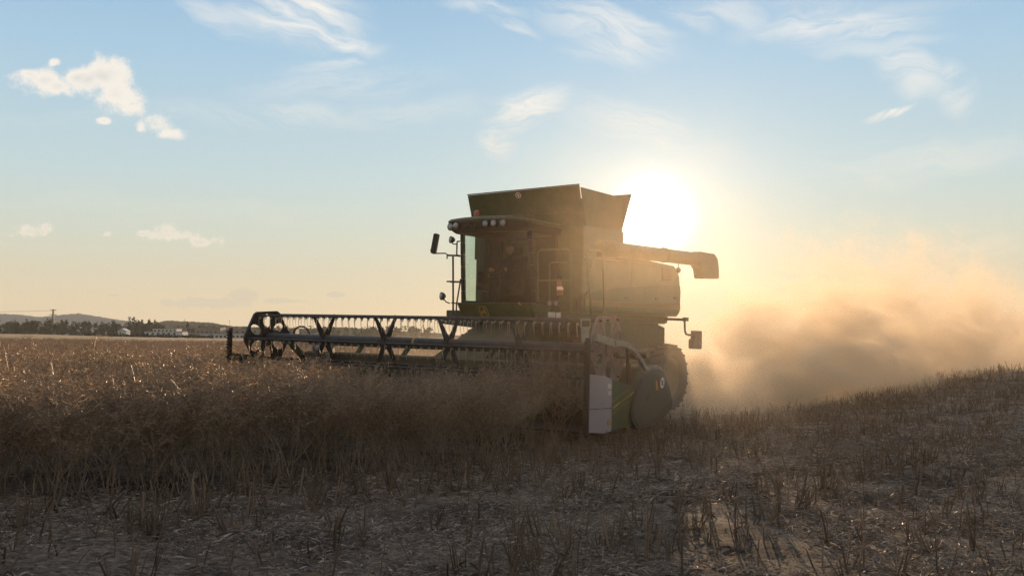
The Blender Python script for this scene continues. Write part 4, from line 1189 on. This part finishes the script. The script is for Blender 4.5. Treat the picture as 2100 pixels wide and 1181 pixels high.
# drilled in rows along the machine's way, and flattened where wheels went
rw = xs * XL.x + ys * XL.y; rq = np.round(rw / .26) * .26 + rng.normal(0, .035, n)
xs = xs + (rq - rw) * XL.x; ys = ys + (rq - rw) * XL.y
lane = np.array([mnoise.noise(Vector((r_ * .55, q_ * .06, 2))) for r_, q_ in zip(rw, xs * YL.x + ys * YL.y)])
rw = xs * XL.x + ys * XL.y
track = np.minimum(np.abs(rw + 3.0), np.abs(rw + 4.9)) < .42
k = cut_area(xs, ys) & (rng.random(n) < np.clip(.80 + lane * 1.3, .15, 1) * np.where(track & (ys < 24), .22, 1)); xs, ys, hs, lane = xs[k], ys[k], hs[k], lane[k]; n = len(xs)
zs = np.array([G(a, b_) for a, b_ in zip(xs, ys)])
s = hs * np.clip(.95 + rng.normal(0, .16, n) + lane * .25, .5, 1.4)
instancer('stubble', np.stack([xs, ys, zs], 1), np.stack([rng.normal(0, .16, n), rng.normal(0, .16, n), rng.uniform(0, 6.28, n)], 1),
          np.stack([np.maximum(s, hs * .9), np.maximum(s, hs * .9), s / np.sqrt(hs)], 1), rng.integers(0, len(stubs), n), stubs)
print('stubble', n)
xl_, yl_, sl_ = [], [], []
for (y0, y1, dens, sc_) in ((2.8, 10, 7.5, .9), (10, 18, 4, 1.15), (18, 34, 1.5, 1.8)):
    xa, ya = scatter(rng, -y1 * .6 - 2, y1 * .62 + 2, y0, y1, dens)
    k = (np.abs(xa) < ya * .6 + 1.5) & cut_area(xa, ya)
    xl_.append(xa[k]); yl_.append(ya[k]); sl_.append(np.full(k.sum(), sc_))
xs = np.concatenate(xl_); ys = np.concatenate(yl_); hs = np.concatenate(sl_)
dn = np.array([mnoise.noise(Vector((a * .8, b_ * .8, 9))) for a, b_ in zip(xs, ys)])
k = rng.random(len(xs)) < np.clip(.62 + dn * 1.4, .08, 1); xs, ys, hs = xs[k], ys[k], hs[k]; n = len(xs)
zs = np.array([G(a, b_) for a, b_ in zip(xs, ys)])
instancer('straw_litter', np.stack([xs, ys, zs + .004], 1), np.stack([rng.normal(0, .03, n), rng.normal(0, .03, n), rng.uniform(-.5, .5, n) + np.where(rng.random(n) < .5, 0, PI)], 1),
          np.stack([hs, hs, np.ones(n)], 1), rng.integers(0, len(strs), n), strs)
print('straw', n)
# ------------------------------------------------------------------ far side of the field: hills, wood, trees, buildings, pylon
def at(px, py, Y):
    u, v = px_uv(px, py)
    return Vector((u * Y, Y, EYE + v * Y))
def leafmat(name, c1, c2):
    m = plantmat(name, c1, c2, .35, .02, .85)
    return m
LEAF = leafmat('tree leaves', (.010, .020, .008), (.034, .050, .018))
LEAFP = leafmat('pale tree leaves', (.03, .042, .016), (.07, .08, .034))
BARK = surf('bark', (.06, .045, .03), .9, 0, .3, 3, 0)
hm, t, out = material('wooded hill')
p = t.new('ShaderNodeBsdfPrincipled'); p.inputs['Roughness'].default_value = 1; p.inputs['Specular IOR Level'].default_value = 0
pos = t.new('ShaderNodeNewGeometry').outputs['Position']
c = t.mix(t.smooth(t.noise(pos, .012, 5, .65), .4, .6), (.055, .055, .030, 1), (.13, .105, .06, 1))
t.set(p.inputs['Base Color'], c); t.l.new(p.outputs[0], out.inputs[0])
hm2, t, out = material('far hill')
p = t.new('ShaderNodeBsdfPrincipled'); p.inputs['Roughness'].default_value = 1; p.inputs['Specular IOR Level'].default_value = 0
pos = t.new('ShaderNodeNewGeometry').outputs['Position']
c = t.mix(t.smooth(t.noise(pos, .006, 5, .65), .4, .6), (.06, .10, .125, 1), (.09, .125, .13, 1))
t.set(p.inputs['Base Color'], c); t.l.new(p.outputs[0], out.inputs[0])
def ridge(name, prof, Y, depth, mat, seed, rough):
    """a range of hills whose crest follows the profile"""
    px = np.array([q[0] for q in prof]); py = np.array([q[1] for q in prof])
    xs = np.arange(px[0], px[-1] + 1, 3.0)
    rows = []; nr = 9
    for r_ in range(nr):
        f = r_ / (nr - 1)                      # 0 front foot .. 1 back foot, crest at .5
        k = math.sin(PI * f) ** .8
        for x in xs:
            y = float(np.interp(x, px, py)) + rough * mnoise.noise(Vector((x * .12, seed, 0))) + rough * .6 * mnoise.noise(Vector((x * .4, seed, 5)))
            top = at(x, y, Y)
            yy = Y + (f - .5) * depth
            rows.append((top.x * yy / Y, yy, -30 + (top.z + 30) * k))
    n = len(xs); fs = [(r_ * n + i, r_ * n + i + 1, (r_ + 1) * n + i + 1, (r_ + 1) * n + i) for r_ in range(nr - 1) for i in range(n - 1)]
    o = MB().add(rows, fs).build(name, mat, smooth=True)
    return tag(o, kind='structure')
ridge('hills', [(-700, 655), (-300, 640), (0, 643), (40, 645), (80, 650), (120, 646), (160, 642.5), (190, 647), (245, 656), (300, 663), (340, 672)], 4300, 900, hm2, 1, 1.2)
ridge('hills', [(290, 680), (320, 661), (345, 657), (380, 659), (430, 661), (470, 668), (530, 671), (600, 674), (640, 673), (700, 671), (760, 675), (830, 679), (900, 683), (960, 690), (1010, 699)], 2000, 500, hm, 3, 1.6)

def crown(m, c, rx, rz, n, rn, size, col=None, lumps=7):
    """leaf clumps gathered in uneven boughs"""
    cs = []
    for i in range(lumps):
        a = rn.uniform(0, 2 * PI); h = rn.uniform(-.75, .85); rr_ = math.sqrt(max(0, 1 - h * h)) * rn.uniform(.2, .75)
        cs.append((Vector((c[0] + math.cos(a) * rr_ * rx, c[1] + math.sin(a) * rr_ * rx, c[2] + h * rz * .8)), rn.uniform(.32, .55)))
    for i in range(n):
        q, k = rn.choice(cs)
        d = Vector((rn.gauss(0, 1), rn.gauss(0, 1), rn.gauss(0, 1))).normalized() * rn.random() ** .4
        p = q + Vector((d.x * rx * k, d.y * rx * k, d.z * rz * k))
        s_ = size * rn.uniform(.6, 1.3)
        a = Vector((rn.gauss(0, 1), rn.gauss(0, 1), rn.gauss(0, .6))).normalized(); b_ = a.cross(Vector((rn.gauss(0, 1), rn.gauss(0, 1), rn.gauss(0, 1)))).normalized()
        m.add([p - a * s_ * .5, p + b_ * s_ * .35, p + a * s_ * .5, p - b_ * s_ * .35], [(0, 1, 2, 3)])
def tree(name, label, px, ytop, ybase, wpx, Y, mat=LEAF, seed=1, group=None, slim=False):
    rn = random.Random(seed)
    b = at(px, ybase, Y); tp = at(px, ytop, Y); H = tp.z - b.z; rx = wpx / FOC * Y / 2
    o = empty(name, None, tuple(b)); tag(o, label, 'tree', group)
    tr = MB().tube([(0, 0, -1), (.1, 0, H * .3), (-.05, .1, H * .6), (.1, 0, H * .9)], [H * .022, H * .017, H * .011, H * .004], 6)
    for k in range(5):
        a = rn.uniform(0, 6.28); z0 = H * rn.uniform(.25, .6)
        tr.tube([(0, 0, z0), (math.cos(a) * rx * .35, math.sin(a) * rx * .35, z0 + H * .12), (math.cos(a) * rx * .7, math.sin(a) * rx * .7, z0 + H * .2)], [H * .01, H * .007, H * .003], 5)
    tr.build('trunk', BARK, o)
    m = MB()
    if slim:
        for k in range(5): crown(m, (rn.gauss(0, rx * .15), 0, H * (.22 + .16 * k)), rx * (.75 + .3 * math.sin(PI * k / 4)) , H * .15, 110, rn, H * .045, lumps=4)
    else:
        crown(m, (0, 0, H * .56), rx, H * .44, 700, rn, H * .085, lumps=11)
    m.build('crown', mat, o)
    return o
# the wood itself reads as one mass
rn = random.Random(21); m = MB()
for i in range(150):
    px = rn.uniform(-330, 335); Y = rn.uniform(960, 1150)
    top = 656 + 5 * mnoise.noise(Vector((px * .02, 1, 0))) + rn.uniform(-3, 6) + (4 if px > 200 else 0)
    if Y < 1010: top += 6
    yb = 692 if px > 120 else 688
    b = at(px, yb, Y); H = (yb - top) / FOC * Y; rx = rn.uniform(3.5, 6.5)
    crown(m, (b.x, b.y, b.z + H * .58), rx, H * .46, 190, rn, 2.0, lumps=7)
    crown(m, (b.x, b.y - 2, b.z + H * .2), rx * 1.1, H * .22, 70, rn, 2.0, lumps=4)
wood = m.build('woodland', LEAF); tag(wood, kind='stuff')
m = MB()
for i in range(90):
    px = rn.uniform(325, 900); Y = rn.uniform(1250, 1400)
    top = 668 + 3 * mnoise.noise(Vector((px * .03, 4, 0))) + rn.uniform(-2, 3)
    b = at(px, 694, Y); H = (694 - top) / FOC * Y
    crown(m, (b.x, b.y, b.z + H * .5), rn.uniform(5, 9), H * .5, 120, rn, 2.4, lumps=6)
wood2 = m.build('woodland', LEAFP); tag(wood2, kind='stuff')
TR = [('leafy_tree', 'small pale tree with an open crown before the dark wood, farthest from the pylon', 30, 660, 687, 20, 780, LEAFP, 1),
      ('leafy_tree', 'broad dark tree standing out in front of the wood, just left of the pylon', 70, 658, 689, 30, 800, LEAF, 2),
      ('leafy_tree', 'dark tree at the field edge directly right of the pylon foot', 115, 666, 690, 24, 790, LEAF, 3),
      ('leafy_tree', 'low round pale bush at the field edge right of the dark trees', 132, 675, 690, 20, 780, LEAFP, 4),
      ('leafy_tree', 'dark round tree with a flat top beside the small white house', 233, 672, 687, 19, 760, LEAF, 5),
      ('leafy_tree', 'lone dark tree rising behind the long grey farm building', 384, 659, 680, 9, 1100, LEAF, 6)]
for nm, lb, px, yt, yb, wp, Y, mt, sd in TR: tree(nm, lb, px, yt, yb, wp, Y, mt, sd)
PT = [(265, 650, 'leftmost'), (275, 646.5, 'tallest'), (291, 653, 'third'), (305, 652, 'fourth'), (317, 654, 'rightmost')]
PL = ['slim poplar at the left end of the poplar row above the wood', 'tallest and thickest poplar of the row rising above the wood', 'third poplar from the left in the row above the wood',
      'fourth poplar from the left in the row above the wood', 'slim poplar at the right end of the poplar row, by the white building']
for i, (px, yt, _) in enumerate(PT): tree('poplar_tree', PL[i], px, yt, 688, 9 if i != 1 else 14, 930, LEAF, 40 + i, 'poplars rising above the far wood', True)
# hedge along the field edge
m = MB(); rn = random.Random(5)
for i in range(160):
    px = 175 + i * 1.65; Y = 640
    b = at(px, 690 + 3 * (px - 175) / 260, Y)
    crown(m, (b.x, b.y, b.z + .8), 1.1, 1.3 + .5 * math.sin(i * .2), 26, rn, .9, lumps=3)
hd_ = m.build('hedge', LEAF); tag(hd_, 'long low dark hedge between the pale field and the white buildings', 'hedge')

WALLW = surf('white render', (.72, .72, .70), .8, 0, .05, .2, 0)
WALLG = surf('grey cladding', (.30, .27, .22), .8, 0, .1, .2, 0)
ROOFM = surf('roof sheet', (.34, .33, .31), .7, 0, .1, .2, 0)
PANE = surf('dark window pane', (.02, .022, .025), .3, 0, .1, .2, 0)
def building(name, label, x0, x1, ytop, ybase, Y, depth, mat, wins=(), roof='flat', over=1.0):
    """walls, roof and each window; wins are (x0,x1,y0,y1) in photo pixels on the front wall"""
    a = at(x0, ybase, Y); b = at(x1, ytop, Y)
    o = empty(name, None, (a.x, a.y, a.z)); tag(o, label, 'building')
    W, H = b.x - a.x, b.z - a.z
    MB().box((0, 0, -3), (W, depth, H)).build('wall', mat, o)
    if roof == 'gable':
        MB().prism([(-.5, H), (W * .5, H + W * .32), (W + .5, H), (W * .5, H + W * .32 - .4)], fy, -.4, depth + .4).prism([(0, H), (W, H), (W * .5, H + W * .3)], fy, .05, depth - .05).build('roof', ROOFM if name != 'white_house' else WALLW, o)
    else:
        MB().box((-over * .3, -over * .3, H), (W + over * .3, depth + .3, H + .35)).build('roof', ROOFM, o)
    for (p0, p1, q0, q1) in wins:
        c0 = at(p0, q1, Y) - a; c1 = at(p1, q0, Y) - a
        f = MB().box((c0.x, -.12, c0.z), (c1.x, .05, c1.z)).build('window', PANE, o)
        MB().box((c0.x - .12, -.22, c0.z - .15), (c1.x + .12, -.10, c0.z)).build('sill', ROOFM, f)
    return o
building('white_house', 'small white house with a pitched roof in front of the wood', 241, 259, 679, 686, 780, 8, WALLW, [(245, 248, 681, 684)], 'gable')
building('farm_building', 'long low white building with a parapet left of the grey hall', 296, 374, 680.5, 689, 820, 14, WALLW, [(300 + 11 * i, 305 + 11 * i, 682.5, 685.5) for i in range(6)])
building('farm_building', 'white upper block with windows behind the long low white building', 313, 362, 674.5, 688, 860, 14, WALLW, [(316 + 8 * i, 320 + 8 * i, 676.5, 679) for i in range(6)])
building('farm_building', 'long grey hall with a dark open gateway beside the white buildings', 366, 452, 672.5, 692, 900, 18, WALLG, [(384, 390.5, 673.5, 682), (391.5, 399, 673.5, 682)] + [(404 + 9 * i, 408 + 9 * i, 679, 682.5) for i in range(5)])
building('farm_building', 'white block with square dark windows at the edge of the crop, by the reel', 410, 513, 684.5, 696, 760, 14, WALLW, [(416 + 8.6 * i, 421 + 8.6 * i, 688, 692) for i in range(11)])
building('farm_building', 'grey flat roofed block seen through the opening of the dark reel end plate', 452, 606, 675, 693, 920, 16, WALLG, [(460 + 12 * i, 465 + 12 * i, 679, 683) for i in range(12)])
# pylon and masts
pb = at(108, 690, 930); Hp = 56 / FOC * 930
py_ = empty('power_pylon', None, tuple(pb)); tag(py_, 'slender lattice power pylon with cross arms standing above the wood', 'pylon')
m = MB()
for sx in (-1, 1):
    for sy in (-1, 1): m.beam((sx * 1.5, sy * 1.5, -2), (sx * .35, sy * .35, Hp), .34, .34)
k = 0
for i in range(9):
    z0, z1 = Hp * i / 9, Hp * (i + 1) / 9; r0 = 1.5 - 1.15 * i / 9; r1 = 1.5 - 1.15 * (i + 1) / 9
    for sy in (-1, 1): m.beam((-r0, sy * r0, z0), (r1, sy * r1, z1), .16, .16); m.beam((r0, sy * r0, z0), (-r1, sy * r1, z1), .16, .16)
m.build('lattice_mast', DARKMETAL, py_)
for z, w_ in ((Hp * .97, 2.9), (Hp * .80, 3.6), (Hp * .63, 2.4)): MB().beam((-w_, 0, z), (w_, 0, z), .4, .4).beam((-w_, 0, z), (0, 0, z - 1.2), .14, .14).beam((w_, 0, z), (0, 0, z - 1.2), .14, .14).build('cross_arm', DARKMETAL, py_)
for w_ in (-2.9, 2.9): MB().tube([(w_, 0, Hp * .95), (w_ - 120, -40, Hp * .95 - 4.5), (w_ - 260, -90, Hp * .97)], .05, 4).build('power_line', DARKMETAL, py_)
for px, y0, y1, lb in ((379, 653, 676, 'thin bare mast rising over the grey hall by the lone tree'), (470, 655, 692, 'thin tall mast behind the white block left of the reel')):
    b = at(px, y1, 890); H = (y1 - y0) / FOC * 890
    o = MB().tube([(0, 0, 0), (0, 0, H)], [.16, .09], 6).box((-.3, -.1, H * .9), (.3, .1, H * .94)).build('mast_pole', DARKMETAL); o.location = b
    tag(o, lb, 'mast')
# ------------------------------------------------------------------ dust thrown up behind the machine, a layer added for glare, haze
def hull(name, secs, parent_matrix, mat):
    """closed loft through sections (y, x centre, half width, bottom, top)"""
    n = 14; m = MB(); vs_ = []
    for (y, xc, wd, z0, z1) in secs:
        for k in range(n):
            t = 2 * PI * k / n; c_, s_ = math.cos(t), math.sin(t)
            vs_.append((xc + wd * math.copysign(abs(c_) ** .7, c_), y, (z0 + z1) / 2 + (z1 - z0) / 2 * math.copysign(abs(s_) ** .7, s_)))
    fs = [(i * n + k, i * n + (k + 1) % n, (i + 1) * n + (k + 1) % n, (i + 1) * n + k) for i in range(len(secs) - 1) for k in range(n)]
    fs += [tuple(reversed(range(n))), tuple((len(secs) - 1) * n + k for k in range(n))]
    o = m.add(vs_, fs).build(name, mat); o.matrix_world = parent_matrix
    return tag(o, kind='stuff')
def volmat(name, col, aniso, step):
    m, t, out = material(name)
    v = t.new('ShaderNodeVolumePrincipled'); v.inputs['Color'].default_value = (*col, 1); v.inputs['Anisotropy'].default_value = aniso
    t.l.new(v.outputs[0], out.inputs['Volume'])
    m.cycles.volume_step_rate = step
    return m, t, v
PLY = [7.4, 9, 12, 15, 20, 26, 35, 46, 60, 76]
PLW = [1.3, 2.0, 2.9, 3.6, 4.6, 5.6, 7.0, 8.0, 9.0, 9.5]
PLH = [1.2, 1.6, 2.4, 3.3, 5.4, 7.3, 8.4, 8.2, 7.0, 4.8]
PLX = [.1, .1, .1, .0, -.2, -.4, -.6, -.6, -.6, -.6]
vm, t, v = volmat('chaff and dust', (.98, .81, .59), .38, .12)
oc = t.new('ShaderNodeTexCoord').outputs['Object']
ox, oy, oz = t.sep(oc)
def curve(vals, scale):
    s = t.math('DIVIDE', oy, 76.0, clamp=True)
    n = t.new('ShaderNodeFloatCurve'); c = n.mapping.curves[0]
    pts = [(y / 76.0, q / scale) for y, q in zip(PLY, vals)]
    while len(c.points) < len(pts): c.points.new(.5, .5)
    for pnt, (a, b_) in zip(c.points, pts): pnt.location = (a, b_); pnt.handle_type = 'AUTO_CLAMPED'
    n.mapping.update(); t.set(n.inputs['Value'], s)
    return t.math('MULTIPLY', n.outputs[0], scale)
cw, ch = curve(PLW, 10), curve(PLH, 10)
GRD = t.math('MULTIPLY', t.math('MAXIMUM', t.math('SUBTRACT', oy, 12.0), 0), -.028)       # the field falls away behind
zr = t.math('SUBTRACT', oz, GRD)
nx_ = t.math('DIVIDE', t.math('SUBTRACT', ox, -.2), cw); nz_ = t.math('DIVIDE', zr, ch)
r2 = t.math('SQRT', t.math('ADD', t.math('MULTIPLY', nx_, nx_), t.math('MULTIPLY', nz_, nz_)))

big = t.noise(t.vmath('MULTIPLY', oc, (.42, .22, .42)), 1.0, 2, .5)
fine = t.noise(t.vmath('MULTIPLY', oc, (.9, .20, .9)), 1.0, 7, .64, .8)
edge = t.math('ADD', t.math('ADD', t.math('SUBTRACT', 1.0, r2), t.math('MULTIPLY', t.math('SUBTRACT', big, .5), 1.1)), t.math('MULTIPLY', t.math('SUBTRACT', fine, .5), .8))
env = t.smooth(edge, .0, .55)
puff = t.smooth(t.math('ADD', t.math('MULTIPLY', fine, .75), t.math('MULTIPLY', env, .14)), .45, .57)
soft = t.smooth(oy, 20, 58)                                        # older dust is evened out by the wind
tex = t.math('ADD', t.math('MULTIPLY', puff, t.math('SUBTRACT', 1.0, t.math('MULTIPLY', soft, .75))), t.math('MULTIPLY', soft, .42))
along = curve([.20, .60, .85, .66, .38, .24, .17, .13, .08, .0], 1.0)
start = t.smooth(oy, 7.4, 9.0)
low = t.math('ADD', .40, t.math('MULTIPLY', t.smooth(nz_, .75, .05), 1.2))
dens = t.math('MULTIPLY', t.math('MULTIPLY', env, tex), t.math('MULTIPLY', t.math('MULTIPLY', along, start), low))
t.set(v.inputs['Density'], t.math('MULTIPLY', dens, 1.3))
hull('dust_plume', [(y, x, wd * 1.25, -6, h_ * 1.25 - max(0, y - 12) * .028) for y, x, wd, h_ in zip(PLY, PLX, PLW, PLH)], MACH, vm)
# fine dust hanging low behind and under the header
vm, t, v = volmat('low header dust', (.93, .80, .62), .35, .2)
oc = t.new('ShaderNodeTexCoord').outputs['Object']
ox, oy, oz = t.sep(oc)
nn = t.noise(oc, .7, 4, .6)
f = t.math('MULTIPLY', t.smooth(oz, 2.3, .3), t.smooth(nn, .25, .75))
f = t.math('MULTIPLY', f, t.math('MULTIPLY', t.smooth(oy, 1.3, 2.6), t.smooth(oy, 11.0, 7.0)))
f = t.math('MULTIPLY', f, t.smooth(t.math('ABSOLUTE', ox), 5.6, 2.5))
t.set(v.inputs['Density'], t.math('MULTIPLY', f, .22))
o = MB().box((-5.6, 1.3, -.3), (5.6, 11, 2.3)).build('low_dust', vm); o.matrix_world = MACH; tag(o, kind='stuff')
# thin layer added round the viewer to spread the sun's glare over the machine
vm, t, v = volmat('added glare dust', (1.0, .84, .62), .90, 1.0)
v.inputs['Density'].default_value = .0011
o = MB().box((-26, -3, .65), (26, 12.0, 2.5)).build('added_glare_dust', vm); tag(o, kind='stuff')
# thin haze over the whole country
vm, t, v = volmat('summer haze', (.98, .96, .92), .15, 1.0)
v.inputs['Density'].default_value = .00008
o = MB().box((-5600, -40, -330), (5600, 6200, 140)).build('haze', vm); tag(o, kind='stuff')
